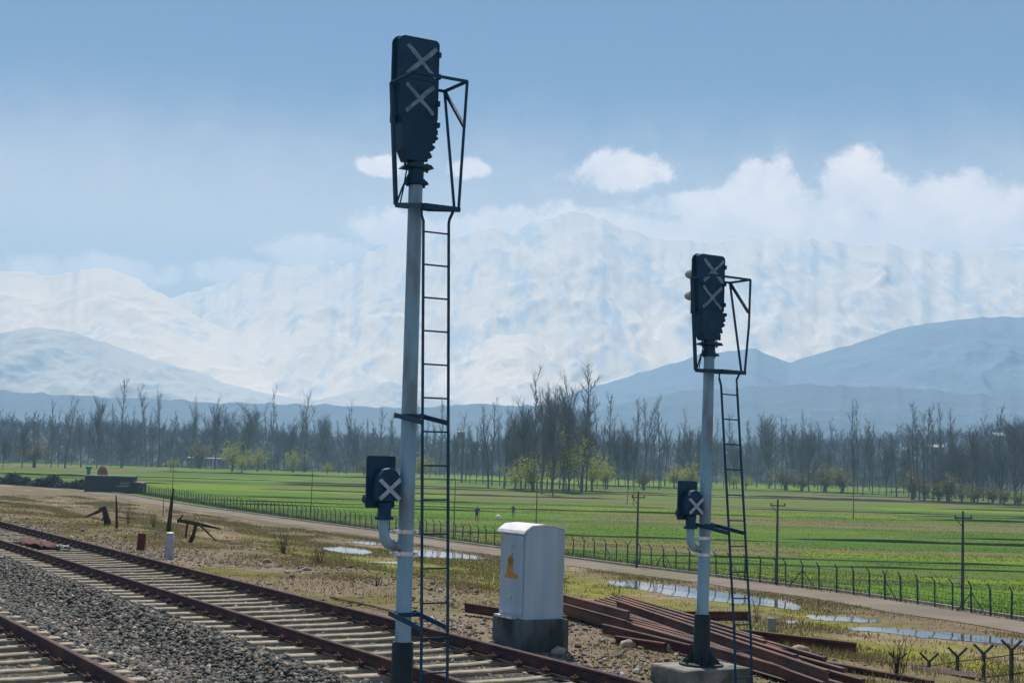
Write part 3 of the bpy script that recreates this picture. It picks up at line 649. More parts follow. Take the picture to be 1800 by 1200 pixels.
# ------------------------------------------------------------------ far houses, shed, people
def house(x, y, w, h, d, rh, label):
    Y = 760; p = atY(x, y, Y); r = empty('house', (p.x, p.y, p.z-h), R(random.uniform(-12, 12)), label=label, cat='house')
    b = MB(); b.box((0, 0, h/2-3), (w, d, h+6)); b.build('wall', m_wallh, r)
    b = MB(); fr = (Vector((0, 0, 0)), Vector((0, 1, 0)), Vector((1, 0, 0)), Vector((0, 0, 1)))
    b.prism([(-d*.6, h), (0, h+rh), (d*.6, h), (0, h+rh-.25)], -w*.55, w*.55, fr); b.build('roof', m_snowhouse, r)
    for sx in (-.3, 0, .3): q = MB(); q.box((w*sx, -d/2-.02, h*.55), (w*.14, .06, h*.35)); q.build('window', m_dark, r)
house(1647,786,6.5,4,5,1.5,'pale tin roofed house half hidden in the right wood')
house(1753,765,6,4,5,1.6,'pale tin roofed house highest in the wood at the right edge')
house(810,759,3.6,2.4,4,.5,'small white roofed house in the wood beside the tall ladder')
# long white sheet roof shelter on the left
p = onfield(362, 822); r = empty('shelter', p, .03, label='open shelter with thin long white sheet roof in front of the left wood', cat='shelter')
w = 66*p.y/F_PX; h = 17*p.y/F_PX
b = MB(); b.box((0, 0, h), (w, 3.4, .35), rx=.06); b.build('roof', m_snowhouse, r)
for i in range(5):
    for yy in (-1.4, 1.4): b = MB(); b.box((-w*.46+w*.92*i/4, yy, h/2-.1), (.2, .2, h)); b.build('post', m_wood, r)
# low dark shed by the road
p = onfield(196, 866); s = p.y/F_PX
r = empty('shed', p, R(4), label='low dark flat roofed shed beside the far road on the left', cat='shed')
m_shed = mat('dark_shed_wall', (.022, .03, .042), (.035, .042, .055), rough=.9, scale=.8, bump=.3)
b = MB(); b.box((-6*s, 2, 14*s), (82*s, 4, 28*s)); b.build('wall', m_shed, r)
b = MB(); b.box((-6*s, 1.9, 29*s), (86*s, 4.5, 2.0*s)); b.build('roof', mat('pale_slab', (.2, .21, .2), (.12, .13, .13), scale=1), r)
b = MB(); b.box((22*s, -.03, 17*s), (17*s, .08, 8*s)); b.build('window', mat('dusty_pane', (.06, .10, .08), rough=.3), r)
b = MB(); b.box((18*s, -.09, 12.2*s), (22*s, .18, 1.0*s)); b.build('sill', m_whitepost, r)
b = MB(); b.box((44*s, 2, 9*s), (17*s, 3.4, 18*s)); b.build('annexe', m_shed, r)
b = MB(); b.box((44*s, 1.9, 19.2*s), (18*s, 3.8, 1.4*s), ry=.12); b.build('annexe_roof', mat('pinkish_sheet', (.25, .16, .19), (.18, .12, .14), scale=1), r)
# dark hedge running on from the shed
hv, hf = [], []; rr = random.Random(5)
for i in range(9000):
    t = rr.random(); w = onfield(-60+215*t, 846.5+15.5*t); hgt = 17*w.y/F_PX*(.75+.35*math.sin(t*21)+.2*math.sin(t*57)); u_ = rr.random()
    c = Vector((w.x+rr.uniform(-.6, .6), w.y+rr.gauss(1.5, .9), w.z+hgt*u_)); a = rdir(rr, rr.uniform(0, 3.1)); x = a.orthogonal().normalized(); y = a.cross(x); k = rr.uniform(.12, .28); b0 = len(hv)
    hv += [tuple(c-x*k-y*k), tuple(c+x*k-y*k*.4), tuple(c+y*k*1.5)]; hf.append((b0, b0+1, b0+2))
tag(npmesh('hedge', hv, hf, mat('dark_hedge_leaves', (.012, .026, .026), (.025, .04, .03), rough=.9, scale=.3)), 'dark low hedge beside the far road, left of the dark shed', 'hedge')
p = onfield(180, 842); s = p.y/F_PX
hb = MB(); prof = [(0, 8*s), (8*s, 9*s), (15*s, 8.4*s), (20*s, 6.6*s), (23*s, 4*s), (24.5*s, 1*s)]
hb.tube([(random.uniform(-.1, .1), 0, z) for z, _ in prof], [r_ for _, r_ in prof], 10)
o = hb.build('haystack', mat('russet_hay', (.24, .11, .07), (.15, .08, .06), rough=1, scale=3, bump=.8), None, smooth=True); o.location = p; tag(o, 'russet rounded haystack behind the dark shed', 'haystack')
tk = MB(); tk.tube([(0, 0, 0), (0, 0, 17*s), (0, 0, 18.5*s), (0, 0, 22*s), (0, 0, 23*s)], [3.2*s, 3.2*s, 5.6*s, 5.0*s, 1.5*s], 12)
p = onfield(155, 842); o = tk.build('water_tank', mat('teal_plastic', (.01, .16, .11), (.01, .11, .09), rough=.5, scale=2), None, smooth=True); o.location = p; tag(o, 'small teal green tank on a stalk at the left end of the dark shed', 'tank')

m_skin = mat('skin', (.28, .16, .10), rough=.7)
def person(x, yb, px_h, top, bottom, label, bend=.0):
    p = onfield(x, yb); H = px_h*p.y/F_PX; k = H/1.7*(1+bend*.4)
    r = empty('person', p, random.uniform(-.6, .6), label=label, cat='person')
    def skin(name, pts, edges, rad, m_, lv=1):
        me = bpy.data.meshes.new(name); me.from_pydata([Vector(q)*k for q in pts], edges, []); o = bpy.data.objects.new(name, me); COL.objects.link(o); o.parent = r; me.materials.append(m_)
        md = o.modifiers.new('skin', 'SKIN')
        for i, v in enumerate(me.skin_vertices[0].data): v.radius = (rad[i]*k, rad[i]*k); v.use_root = (i == 0)
        s_ = o.modifiers.new('sub', 'SUBSURF'); s_.levels = lv; s_.render_levels = lv; return o
    f = -bend*.55
    body = [(0,0,.92),(0,f*.5,1.15),(0,f,1.38),(0,f*1.15,1.50),(0,f*1.25,1.62),(-.19,f,1.38),(-.25,f*1.2-.03,1.12),(-.24,f*1.4-.1,.88),(.19,f,1.38),(.26,f*1.2-.03,1.12),(.23,f*1.4-.1,.88),(-.1,0,.88),(-.12,.03,.48),(-.13,0,.06),(-.13,-.14,.04),(.1,0,.88),(.13,-.03,.48),(.14,.02,.06),(.14,-.12,.04)]
    E_ = [(0,1),(1,2),(2,3),(3,4),(2,5),(5,6),(6,7),(2,8),(8,9),(9,10),(0,11),(11,12),(12,13),(13,14),(0,15),(15,16),(16,17),(17,18)]
    rad = [.14,.13,.15,.06,.10,.07,.05,.035,.07,.05,.035,.10,.07,.05,.04,.10,.07,.05,.04]
    skin('body', body, E_, rad, m_skin)
    skin('tunic', [(0,0,.62),(0,0,.9),(0,f*.5,1.15),(0,f,1.40),(-.2,f,1.38),(-.26,f*1.2-.03,1.10),(.2,f,1.38),(.27,f*1.2-.03,1.10)], [(0,1),(1,2),(2,3),(3,4),(4,5),(3,6),(6,7)], [.20,.18,.17,.15,.09,.07,.09,.07], top)
    skin('scarf', [(0,f*1.25,1.60),(0,f*1.25+.03,1.70)], [(0,1)], [.125,.09], bottom)
person(838,916,24,mat('blue_cloth',(.02,.09,.32),(.02,.06,.2),scale=5),mat('green_scarf',(.02,.20,.14),rough=.9),'person in a blue tunic and green scarf standing in the field left of the cabinet',.3)
person(902,908,21,mat('grey_cloth',(.16,.14,.16),(.12,.1,.12),scale=5),mat('pale_scarf',(.5,.45,.4),rough=.9),'person in grey clothes standing in the field just above the cabinet roof')
b = MB(); b.tube([(0,0,-.05),(0,0,.2),(0,0,.42),(0,0,.52)],[.40,.38,.25,.08],9); o = b.build('white_sack', mat('white_sack',(.72,.72,.68),(.6,.6,.56),scale=3,bump=.5), smooth=True); o.location = onfield(876, 911); tag(o, 'small white sack lying in the field left of the cabinet roof', 'sack')

# ------------------------------------------------------------------ power poles
def power_pole(x, yb, yt, label, arm=True, ins=True):
    p = onfield(x, yb); H = (yb-yt)*p.y/F_PX; r = empty('power_pole', p, label=label, cat='power pole', group='power poles along the fence')
    b = MB(); kk_ = 1.0 if arm else .55; b.tube([(0, 0, -.4), (0, 0, H*.5), (.01, 0, H)], [.10*kk_, .08*kk_, .055*kk_], 8); b.build('pole', m_ppole, r, smooth=True)
    if arm:
        z = H*.93 if yb > 1020 else H*.92; b = MB(); b.box((0, -.07, z), (.95, .07, .07)); b.build('crossarm', m_ppole, r)
        b = MB(); b.bar((-.38, -.05, z-.03), (0, -.06, z-.5), .035); b.build('brace', m_ppole, r)
        for xx in (-.42, .42): b = MB(); b.tube([(xx, -.07, z+.035), (xx, -.07, z+.09), (xx, -.07, z+.17)], [.025, .045, .02], 8); b.build('insulator', m_dark, r)
    return r
power_pole(1692,1075,901,'dark power pole with crossarm, rightmost behind the fence')
power_pole(1365,1029,880,'dark power pole with crossarm just right of the small signal ladder')
power_pole(1119,999,865,'dark power pole with crossarm between the cabinet and the small signal')
power_pole(941,965,850,'thin power pole rising behind the cabinet roof',False)
power_pole(797,948,843,'thin power pole seen just right of the tall ladder',False)
power_pole(546,908,826,'thin faint power pole in the fields left of the tall signal',False)
power_pole(302,880,800,'thin faint power pole beyond the road above the leaning dark pole',False)

# ------------------------------------------------------------------ security fence along the road
FB = [(1990,1124),(1800,1095),(1740,1085.5),(1501,1046),(1333,1024),(998,979),(633,929),(539,914),(420,897),(310,879),(240,867)]
fp = resample([onfield(*p) for p in FB], 400)
fr_ = empty('fence', fp[0], label='dark steel post fence with angled arms and wires between road and fields', cat='fence')
def loc(p): return p-fp[0]
pm = MB(); pm.box((0, 0, .66), (.08, .08, 1.62)); pm.bar((0, 0, 1.45), (-NV.x*.24, -NV.y*.24, 1.74), .05); pmesh = pm.build('post', m_fence, fr_)
py = MB(); py.box((0, 0, .66), (.09, .09, 1.62)); py.bar((0, 0, 1.45), (-NV.x*.24, -NV.y*.24, 1.72), .05); py.bar((0, 0, 1.45), (NV.x*.24, NV.y*.24, 1.72), .05); pym = py.build('post', m_fence, fr_)
first = True; acc = 0; k = 0; last = fp[0]; tops = []
for i in range(1, len(fp)):
    acc += (fp[i]-fp[i-1]).length
    if acc >= 1.46:
        acc -= 1.46; k += 1; q = loc(fp[i]); src = pym if k % 9 in (3,) else pmesh
        if k == 1: o = pmesh
        elif k == 3: o = pym
        else: o = bpy.data.objects.new('post', src.data); COL.objects.link(o); o.parent = fr_
        o.location = q; o.rotation_euler = (random.uniform(-.03, .03), random.uniform(-.03, .03), random.uniform(-.25, .25)); tops.append(q)
        if k % 5 == 2 and len(tops) > 2:
            for sgn in (-1,) if k % 10 == 2 else (1, -1):
                t = (fp[min(i+1, 399)]-fp[i-1]).normalized()*sgn*1.2; b = MB(); b.bar((q.x, q.y, q.z+1.15), (q.x+t.x, q.y+t.y, q.z+.02), .045); b.build('brace', m_fence, fr_)
for hz, rr in ((.1, .008), (.62, .016), (1.0, .008), (1.36, .013)):
    b = MB(); b.tube([Vector((q.x, q.y, q.z+hz+random.uniform(-.02, .02)))-NV*.04 for q in tops], rr, 3, cap=False); b.build('wire', m_wire, fr_)
# mesh infill: thin diagonal strands
b = MB()
for i in range(len(tops)-1):
    a, c = tops[i], tops[i+1]
    for t in np.linspace(0, 1, 5)[:-1]:
        p0 = a.lerp(c, t); p1 = a.lerp(c, min(1, t+.25))
        for z0, z1 in ((.1, 1.36), (1.36, .1)): b.bar((p0.x, p0.y, p0.z+z0), (p1.x, p1.y, p1.z+z1), .007)
o = b.build('wire_mesh', m_wire, fr_); o['kind'] = 'stuff'
# nearer fence on the embankment slope, Y topped posts
NF = [(1830,1132),(1778,1140),(1729,1147),(1683,1152),(1633,1161),(1578,1160)]
def slope_at(L, x, y):
    d = ray(x, y); t = L/(d.x*NV.x+d.y*NV.y); return Vector((0, 0, CAM_Z))+d*t
nf = [slope_at(26.4+.3*i, x, y) for i, (x, y) in enumerate(NF)]
n0 = nf[0]; r = empty('fence', (n0.x, n0.y, 0), label='rusty wire fence with Y topped posts on the slope at the lower right corner', cat='fence'); prev = None
for q in nf:
    g = topz(q)-.3; a = Vector((q.x-n0.x, q.y-n0.y, q.z)); b = MB(); b.bar((a.x, a.y, g), a, .075); s = .23
    for sg in (-1, 1): b.bar((a.x, a.y, a.z-.02), (a.x+sg*s, a.y, a.z+.2), .05)
    b.build('post', m_fence, r)
    if prev is not None:
        for dz in (-.12, -.55, -1.0): c = MB(); c.tube([prev+Vector((0, -.04, dz)), a+Vector((0, -.04, dz))], .014, 4); c.build('wire', m_clip, r)
    prev = a

# ------------------------------------------------------------------ railway tracks
PROF = [(-.068, 0), (.068, 0), (.068, .012), (.012, .03), (.009, .11), (.033, .125), (.034, .15), (.026, .156), (-.026, .156), (-.034, .15), (-.033, .125), (-.009, .11), (-.012, .03), (-.068, .012)]
def rail_mesh(P, z0, k=1.0):
    b = MB(); n = len(PROF)
    for p, d in P:
        s = Vector((d.y, -d.x, 0)).normalized()
        for (a, h) in PROF: q = p+s*a*k; b.v.append((q.x, q.y, z0+p.z+h*k))
    for i in range(len(P)-1):
        for j in range(n): j2 = (j+1) % n; b.f.append((i*n+j, i*n+j2, (i+1)*n+j2, (i+1)*n+j))
    b.f.append(tuple(range(n))[::-1]); e = (len(P)-1)*n; b.f.append(tuple(e+j for j in range(n)))
    return b
def sleeper_mesh():
    b = MB(); Lh = 1.375; st = [(-Lh, .125, .10, .0), (-.95, .125, .085, .0), (-.45, .12, .078, -.02), (.45, .12, .078, -.02), (.95, .125, .085, .0), (Lh, .125, .10, .0)]
    for x, wb, wt, dz in st:
        for y, z in ((-wb, -.22), (wb, -.22), (wt, dz-.012), (wt-.012, dz), (-wt+.012, dz), (-wt, dz-.012)): b.v.append((x, y, z))
    for i in range(5):
        for j in range(6): b.f.append((i*6+j, i*6+(j+1) % 6, i*6+6+(j+1) % 6, i*6+6+j))
    b.f += [(5, 4, 3, 2, 1, 0), (30, 31, 32, 33, 34, 35)]
    return b
def track(cfun, S0, S1, label, vis_near=True):
    o0 = SL(S0, cfun(S0)); r = empty('railway_track', (o0.x, o0.y, 0), label=label, cat='railway track', group='railway tracks')
    Ss = np.arange(S0, S1, 2.)
    for sg in (-1, 1):
        P = []
        for s in Ss:
            p = SL(s, cfun(s)+sg*.8715+.012*math.sin(s*.35+sg))-SL(S0, cfun(S0)); P.append((p, UV))
        o = rail_mesh([(Vector((p.x, p.y, 0)), d) for p, d in P], Z_SL+.004).build('rail', m_rail, r)
        o.data.materials.append(m_railtop)
        for pl in o.data.polygons:
            if pl.normal.z > .8 and pl.center.z > Z_SL+.14: pl.material_index = 1
    # fastenings, joined along the line
    b = MB()
    proto = None; n = 0; s = S0+.2
    while s < S1:
        near = s < 120
        if n < 285:
            if proto is None: proto = sleeper_mesh().build('sleeper', m_sleep, r, smooth=False); o = proto
            else: o = bpy.data.objects.new('sleeper', proto.data); COL.objects.link(o); o.parent = r
            p = SL(s+random.uniform(-.03, .03), cfun(s)+random.uniform(-.03, .03))-SL(S0, cfun(S0)); o.location = (p.x, p.y, Z_SL+random.uniform(-.012, .002)); o.rotation_euler = (0, 0, A+random.uniform(-.012, .012))
            if s < 70:
                for sg in (-1, 1):
                    for e in (-1, 1):
                        q = SL(s, cfun(s)+sg*.8715+e*.105)-SL(S0, cfun(S0)); b.box((q.x, q.y, Z_SL+.03), (.07, .09, .05), rz=A); b.tube([q+UV*.05+Vector((0, 0, Z_SL+.03)), q+Vector((0, 0, Z_SL+.075)), q-UV*.05+Vector((0, 0, Z_SL+.03))], .014, 5)
            n += 1
        s += .60
    f = b.build('rail_fastenings', m_clip, r); f['kind'] = 'stuff'
    return r
track(c2, 2.0, 172, 'middle railway track of rusty rails on pale concrete sleepers, crossing the whole foreground')
track(c1, 2.0, 60, 'nearest railway track, cut off by the lower left corner of the view')
# loose rod lying outside the far rail near the tall mast
b = MB(); b.tube([onbank(582,1052)+Vector((0,0,.03)), onbank(640,1066)+Vector((0,0,.05)), onbank(700,1080)+Vector((0,0,.04))], .022, 6); tag(b.build('steel_rod', m_pile), 'thin rusty rod lying outside the far rail left of the tall mast', 'rod')

# cloth dropped between the rails on the left
def rag(x, y, w, d, m_, label, name):
    p = at(x, y, Z_SL+.03); b = MB(); n = 9; vs = [(w*(i/(n-1)-.5)+random.uniform(-.03, .03), d*(j/(n-1)-.5)+random.uniform(-.03, .03), .05*random.random()+.04*math.sin(i*1.3+j)) for i in range(n) for j in range(n)]
    b.raw(vs, [(i*n+j, (i+1)*n+j, (i+1)*n+j+1, i*n+j+1) for i in range(n-1) for j in range(n-1)]); o = b.build(name, m_, smooth=True); o.location = p; o.rotation_euler = (0, 0, A); md = o.modifiers.new('thickness', 'SOLIDIFY'); md.thickness = .006; return tag(o, label, 'cloth')
rag(66, 955, .55, 3.2, mat('faded_red_cloth', (.13, .06, .055), (.09, .05, .045), rough=.95, scale=4), 'long faded red cloth lying between the rails at the left', 'red_cloth')
rag(108, 962, .3, .5, mat('white_rag', (.4, .4, .38), (.3, .3, .29), rough=.95, scale=4), 'small white rag lying between the rails beside the red cloth', 'white_rag')
# ------------------------------------------------------------------ ballast stones
ICO = []
phi = (1+5**.5)/2
iv = np.array([(-1,phi,0),(1,phi,0),(-1,-phi,0),(1,-phi,0),(0,-1,phi),(0,1,phi),(0,-1,-phi),(0,1,-phi),(phi,0,-1),(phi,0,1),(-phi,0,-1),(-phi,0,1)], float)/1.9
iF = np.array([(0,11,5),(0,5,1),(0,1,7),(0,7,10),(0,10,11),(1,5,9),(5,11,4),(11,10,2),(10,7,6),(7,1,8),(3,9,4),(3,4,2),(3,2,6),(3,6,8),(3,8,9),(4,9,5),(2,4,11),(6,2,10),(8,6,7),(9,8,1)])
oV = np.array([(1,0,0),(-1,0,0),(0,1,0),(0,-1,0),(0,0,1),(0,0,-1)], float); oF = np.array([(0,2,4),(2,1,4),(1,3,4),(3,0,4),(2,0,5),(1,2,5),(3,1,5),(0,3,5)])
def scatter(name, S, L, size, zoff, mtl, pal, use_oct=False, **kw):
    n = len(S); bV, bF = (oV, oF) if use_oct else (iv, iF); m = len(bV)
    X = UV.x*S+NV.x*L; Y = UV.y*S+NV.y*L; Zz = emb_h(S, L)+zoff
    J = bV[None]*(1+rng.uniform(-.38, .38, (n, m, 1))); J = J*(size[:, None, None]*rng.uniform(.6, 1.25, (n, 1, 3))*np.array([1, 1, .75]))
    q = rng.normal(size=(n, 4)); q /= np.linalg.norm(q, axis=1)[:, None]; w, x, y, z = q.T
    Rm = np.stack([1-2*(y*y+z*z), 2*(x*y-z*w), 2*(x*z+y*w), 2*(x*y+z*w), 1-2*(x*x+z*z), 2*(y*z-x*w), 2*(x*z-y*w), 2*(y*z+x*w), 1-2*(x*x+y*y)], 1).reshape(n, 3, 3)
    Vv = np.einsum('nij,nmj->nmi', Rm, J)+np.stack([X, Y, Zz], 1)[:, None]
    Ff = (bF[None]+(np.arange(n)*m)[:, None, None]).reshape(-1, 3)
    pal = np.array(pal); c = pal[rng.integers(0, len(pal), n)]*rng.uniform(.5, 1.1, (n, 1)); cols = np.repeat(c, m, 0)
    return tag(npmesh(name, Vv.reshape(-1, 3), Ff, mtl, cols=cols), **kw)
PAL = [(.08,.09,.08),(.05,.06,.06),(.11,.115,.10),(.22,.19,.15),(.04,.05,.055),(.09,.10,.095),(.40,.35,.28),(.17,.11,.08),(.07,.08,.085),(.06,.07,.065),(.14,.13,.11)]
def inview(S, L, z=4.6, m=60):
    X = UV.x*S+NV.x*L; Y = UV.y*S+NV.y*L; dz = z-CAM_Z
    f = X*Fw.x+Y*Fw.y+dz*Fw.z; u = X*Rt.x+Y*Rt.y+dz*Rt.z; v = X*Up.x+Y*Up.y+dz*Up.z
    px = 900+F_PX*u/f; pyy = 600-F_PX*v/f; return (f > 2) & (px > -m) & (px < 1800+m) & (pyy < 1200+m*2)
def sample(n, S0, S1, L0, L1, power=1.6):
    S = S0+(S1-S0)*rng.random(n)**power; L = rng.uniform(L0, L1, n); k = inview(S, L); return S[k], L[k]
def offtrack(S, L, keep_sl=.26):
    ok = np.ones(len(S), bool)
    for cf in (c1, c2):
        d = L-cf(S); ok &= np.abs(np.abs(d)-.8715) > .115
        ph = ((S-2.2)/.60) % 1; ph = np.minimum(ph, 1-ph)*.6; onsl = (ph < .125) & (np.abs(d) < 1.36)
        ok &= ~(onsl & (rng.random(len(S)) > keep_sl))
    return ok
S, L = sample(125000, 7.5, 38, 1.9, 10.4, 1.5); k = offtrack(S, L); S, L = S[k], L[k]
d2 = np.minimum(np.abs(L-c1(S)), np.abs(L-c2(S))); kk = (L < 10.0) | (rng.random(len(S)) < .5); S, L = S[kk], L[kk]
print('stones', len(S))
intr = np.minimum(np.abs(L-c1(S)), np.abs(L-c2(S))) < np.where(L > c2(S)-1.2, 1.3, 1.0)
scatter('ballast', S, L, rng.uniform(.022, .056, len(S)), rng.uniform(-.012, .024, len(S))-.045*intr, m_stone, PAL, label='dark grey crushed stone ballast around and between the tracks', cat='ballast', kind='stuff')
S, L = sample(80000, 38, 120, 1.9, 10.4, 1.5); k = offtrack(S, L, .03); S, L = S[k], L[k]
scatter('ballast', S, L, rng.uniform(.035, .06, len(S)), rng.uniform(-.02, .02, len(S)), m_stone, PAL, True, label='far stretch of crushed stone ballast receding to the left', cat='ballast', kind='stuff')
PAL2 = [(.22,.18,.14),(.15,.12,.09),(.28,.24,.2),(.11,.10,.08),(.42,.39,.34),(.18,.13,.10)]
S, L = sample(42000, 10, 70, 10.0, 15.5, 1.5); kk = rng.random(len(S)) < np.interp(fbm(S*.5, L*.5, 3, 44), [.35, .6], [.1, 1])*np.interp(L, [10, 11.5, 15.5], [1, .5, .3]); S, L = S[kk], L[kk]
scatter('rubble', S, L, rng.uniform(.012, .04, len(S))*(1+.9*(rng.random(len(S)) > .95)), rng.uniform(-.01, .012, len(S)), m_stone, PAL2, label='loose pale stones and rubble strewn on the bare earth beyond the far rail', cat='rubble', kind='stuff')
print('done stones', len(S))

# ------------------------------------------------------------------ grass and weeds
def blades(name, X, Y, Z, h, w, lean, pal, **kw):
    n = len(X); a = rng.uniform(0, 2*math.pi, n); b = rng.uniform(0, 2*math.pi, n); le = rng.uniform(0, lean, n)*h
    base = np.stack([X, Y, Z], 1); sx = np.stack([np.cos(a)*w, np.sin(a)*w, 0*a], 1); tip = base+np.stack([np.cos(b)*le, np.sin(b)*le, h], 1); mid = base+np.stack([np.cos(b)*le*.35, np.sin(b)*le*.35, h*.55], 1)
    V = np.stack([base-sx, base+sx, mid+sx*.7, mid-sx*.7, tip], 1).reshape(-1, 3); i = (np.arange(n)*5)[:, None]
    Fc = np.concatenate([i+np.array([0, 1, 2]), i+np.array([0, 2, 3]), i+np.array([3, 2, 4])], 0)
    pal = np.array(pal); c = pal[rng.integers(0, len(pal), n)]*rng.uniform(.75, 1.25, (n, 1)); return tag(npmesh(name, V, Fc, m_grass, cols=np.repeat(c, 5, 0)), **kw)
DRY = [(.30,.22,.11),(.24,.18,.09),(.16,.15,.05),(.20,.20,.06),(.12,.13,.04),(.26,.17,.10)]
GRN = [(.11,.14,.03),(.15,.16,.04),(.18,.16,.05),(.09,.12,.03)]
S, L = sample(260000, 12, 130, 10.4, 17, 1.25); dn = fbm(S*.45, L*.6, 4, 61); kk = rng.random(len(S)) < np.interp(dn, [.45, .62], [.02, 1])*np.interp(L, [10.4, 12, 14, 17], [.12, .4, .9, 1]); S, L = S[kk], L[kk]
X = UV.x*S+NV.x*L; Y = UV.y*S+NV.y*L
blades('dry_grass', X, Y, emb_h(S, L)-.02, rng.uniform(.03, .13, len(S))*np.interp(L, [11, 14], [.7, 1.25]), rng.uniform(.004, .010, len(S)), .8, DRY, label='dry straw and olive grass tufts along the embankment edge', cat='grass', kind='stuff')
# verge grass on the flat, green patches and reeds
def puddle_mask(X, Y):
    ok = np.ones(len(X), bool)
    for o in [o for o in COL.objects if o.name.startswith('puddle')]:
        P = np.array([v.co[:2] for v in o.data.vertices]); x0, y0 = P.min(0); x1, y1 = P.max(0); c = (X > x0) & (X < x1) & (Y > y0) & (Y < y1); ins = np.zeros(len(X), bool); n = len(P)
        for i in range(n):
            xa, ya = P[i]; xb, yb = P[i-1]; cr_ = ((ya > Y) != (yb > Y)) & (X < (xb-xa)*(Y-ya)/(yb-ya+1e-9)+xa); ins ^= cr_
        ok &= ~(c & ins)
    return ok
S, L = sample(420000, 18, 220, 29, 56, 1.2); S2, L2 = S, L; X = UV.x*S+NV.x*L; Y = UV.y*S+NV.y*L
rl = np.interp(S, [p.dot(UV) for p in rp_], [p.dot(NV) for p in rp_])
kk = (L < rl-2.0) & puddle_mask(X, Y) & (rng.random(len(S)) < np.interp(fbm(S*.10, L*.25, 4, 71), [.42, .60], [.06, 1])); S, L, X, Y = S[kk], L[kk], X[kk], Y[kk]
blades('verge_grass', X, Y, field_z(Y)+.04, rng.uniform(.04, .20, len(S)), rng.uniform(.012, .03, len(S)), .7, GRN+DRY[:3], label='olive and straw coloured rough grass between embankment and dirt road', cat='grass', kind='stuff')
# weeds along the fence foot
n = 26000; t = rng.integers(1, 398, n); fpa = np.array([tuple(p) for p in fp]); o1 = fpa[t]; off_ = rng.normal(.9, 1.0, n); X = o1[:, 0]+NV.x*off_+rng.uniform(-.5, .5, n); Y = o1[:, 1]+NV.y*off_+rng.uniform(-.5, .5, n); kk = off_ > -.4
blades('fence_weeds', X[kk], Y[kk], field_z(Y[kk])+.0, rng.uniform(.1, .5, kk.sum())*rng.random(kk.sum()), rng.uniform(.012, .03, kk.sum()), .5, [(.06,.09,.03),(.09,.12,.04),(.13,.12,.07),(.05,.07,.03)], label='dull green weeds growing along the foot of the long fence', cat='weeds', kind='stuff')
# crop blades over the nearer fields
n = 240000; Y = 60+rng.random(n)**1.3*190; X = (rng.uniform(-80, 1880, n)-900)/F_PX*Y; Lf = X*NV.x+Y*NV.y; Sf = X*UV.x+Y*UV.y; rl = np.interp(Sf, [p.dot(UV) for p in rp_], [p.dot(NV) for p in rp_]); kk = Lf > rl+4.2
kk &= rng.random(n) < np.interp(fbm(X*.06, Y*.2, 4, 81), [.4, .6], [.15, 1])
blades('crop_grass', X[kk], Y[kk], field_z(Y[kk]), rng.uniform(.04, .11, kk.sum()), rng.uniform(.02, .04, kk.sum()), 1.1, [(.09,.18,.010),(.11,.20,.012),(.075,.14,.010),(.14,.19,.018)], label='young green crop growing in the nearer fields', cat='crop', kind='stuff')

# twiggy weeds: each one a little bush
def weed(x, y, h, n, label, spread=.5, m_=None, name='dead_shrub', grp=None):
    p = onbank(x, y); b = MB(); rr = random.Random(int(x*7+y)); hm = h*p.y/F_PX
    for i in range(n):
        a = rr.uniform(0, 6.28); t = rr.uniform(0, spread)*rr.choice((.5, 1)); L_ = hm*rr.uniform(.5, 1.05); P = [Vector((rr.uniform(-.04, .04), rr.uniform(-.04, .04), -.03))]; d = Vector((math.cos(a)*math.sin(t), math.sin(a)*math.sin(t), math.cos(t)))
        for _ in range(4): d = (d+Vector((rr.uniform(-1, 1), rr.uniform(-1, 1), rr.uniform(-.5, .5)))*.17).normalized(); P.append(P[-1]+d*L_/4)
        b.tube(P, [.009, .008, .006, .005, .003], 3)
        for _ in range(3): q = P[rr.randint(2, 4)]; e = (d+Vector((rr.uniform(-1, 1), rr.uniform(-1, 1), rr.uniform(-.4, .8)))*.8).normalized(); b.tube([q, q+e*L_*.25], [.005, .002], 3)
    o = b.build(name, m_ or m_straw); o.location = p; return tag(o, label, 'shrub', grp)
m_straw = mat('dry_stem', (.20, .14, .09), (.12, .085, .06), rough=.95, scale=6)
weed(498,972,42,26,'tangled brown dead shrub beyond the far rail, left of centre',.7)
weed(560,992,34,22,'low purplish dead shrub right of the tangled one beyond the far rail',.9)
weed(1035,1092,38,26,'pale dry bush growing over the rusty rails beside the cabinet',1.2)
weed(1085,1062,32,12,'thin upright dry stalks in front of the first puddle',.35)
weed(1330,1092,44,12,'dry stalks standing between the small signal ladder and the puddle',.3)
weed(1150,1050,22,14,'short reedy stalks at the edge of the long puddle',.3)
weed(1578,1192,70,14,'leafless spiky shrub at the lower right near the Y topped posts',.6,m_wood)
weed(1480,1196,26,30,'low tangled dead shrub right of the rail pile at the bottom edge',1.2)
weed(1440,1194,24,24,'low dark scrub at the right end of the rail pile',1.2,m_wood)
weed(270,925,30,20,'brown dead shrub between the broken branches on the left',.7)
weed(225,920,36,12,'thin tall dead stalks left of the red post',.25)
weed(665,1030,16,10,'small dark stub of weed beyond the far rail beside the tall mast',.3,m_wood)
weed(995,1050,80,2,'single thin upright stake right of the cabinet',.02,m_wood)
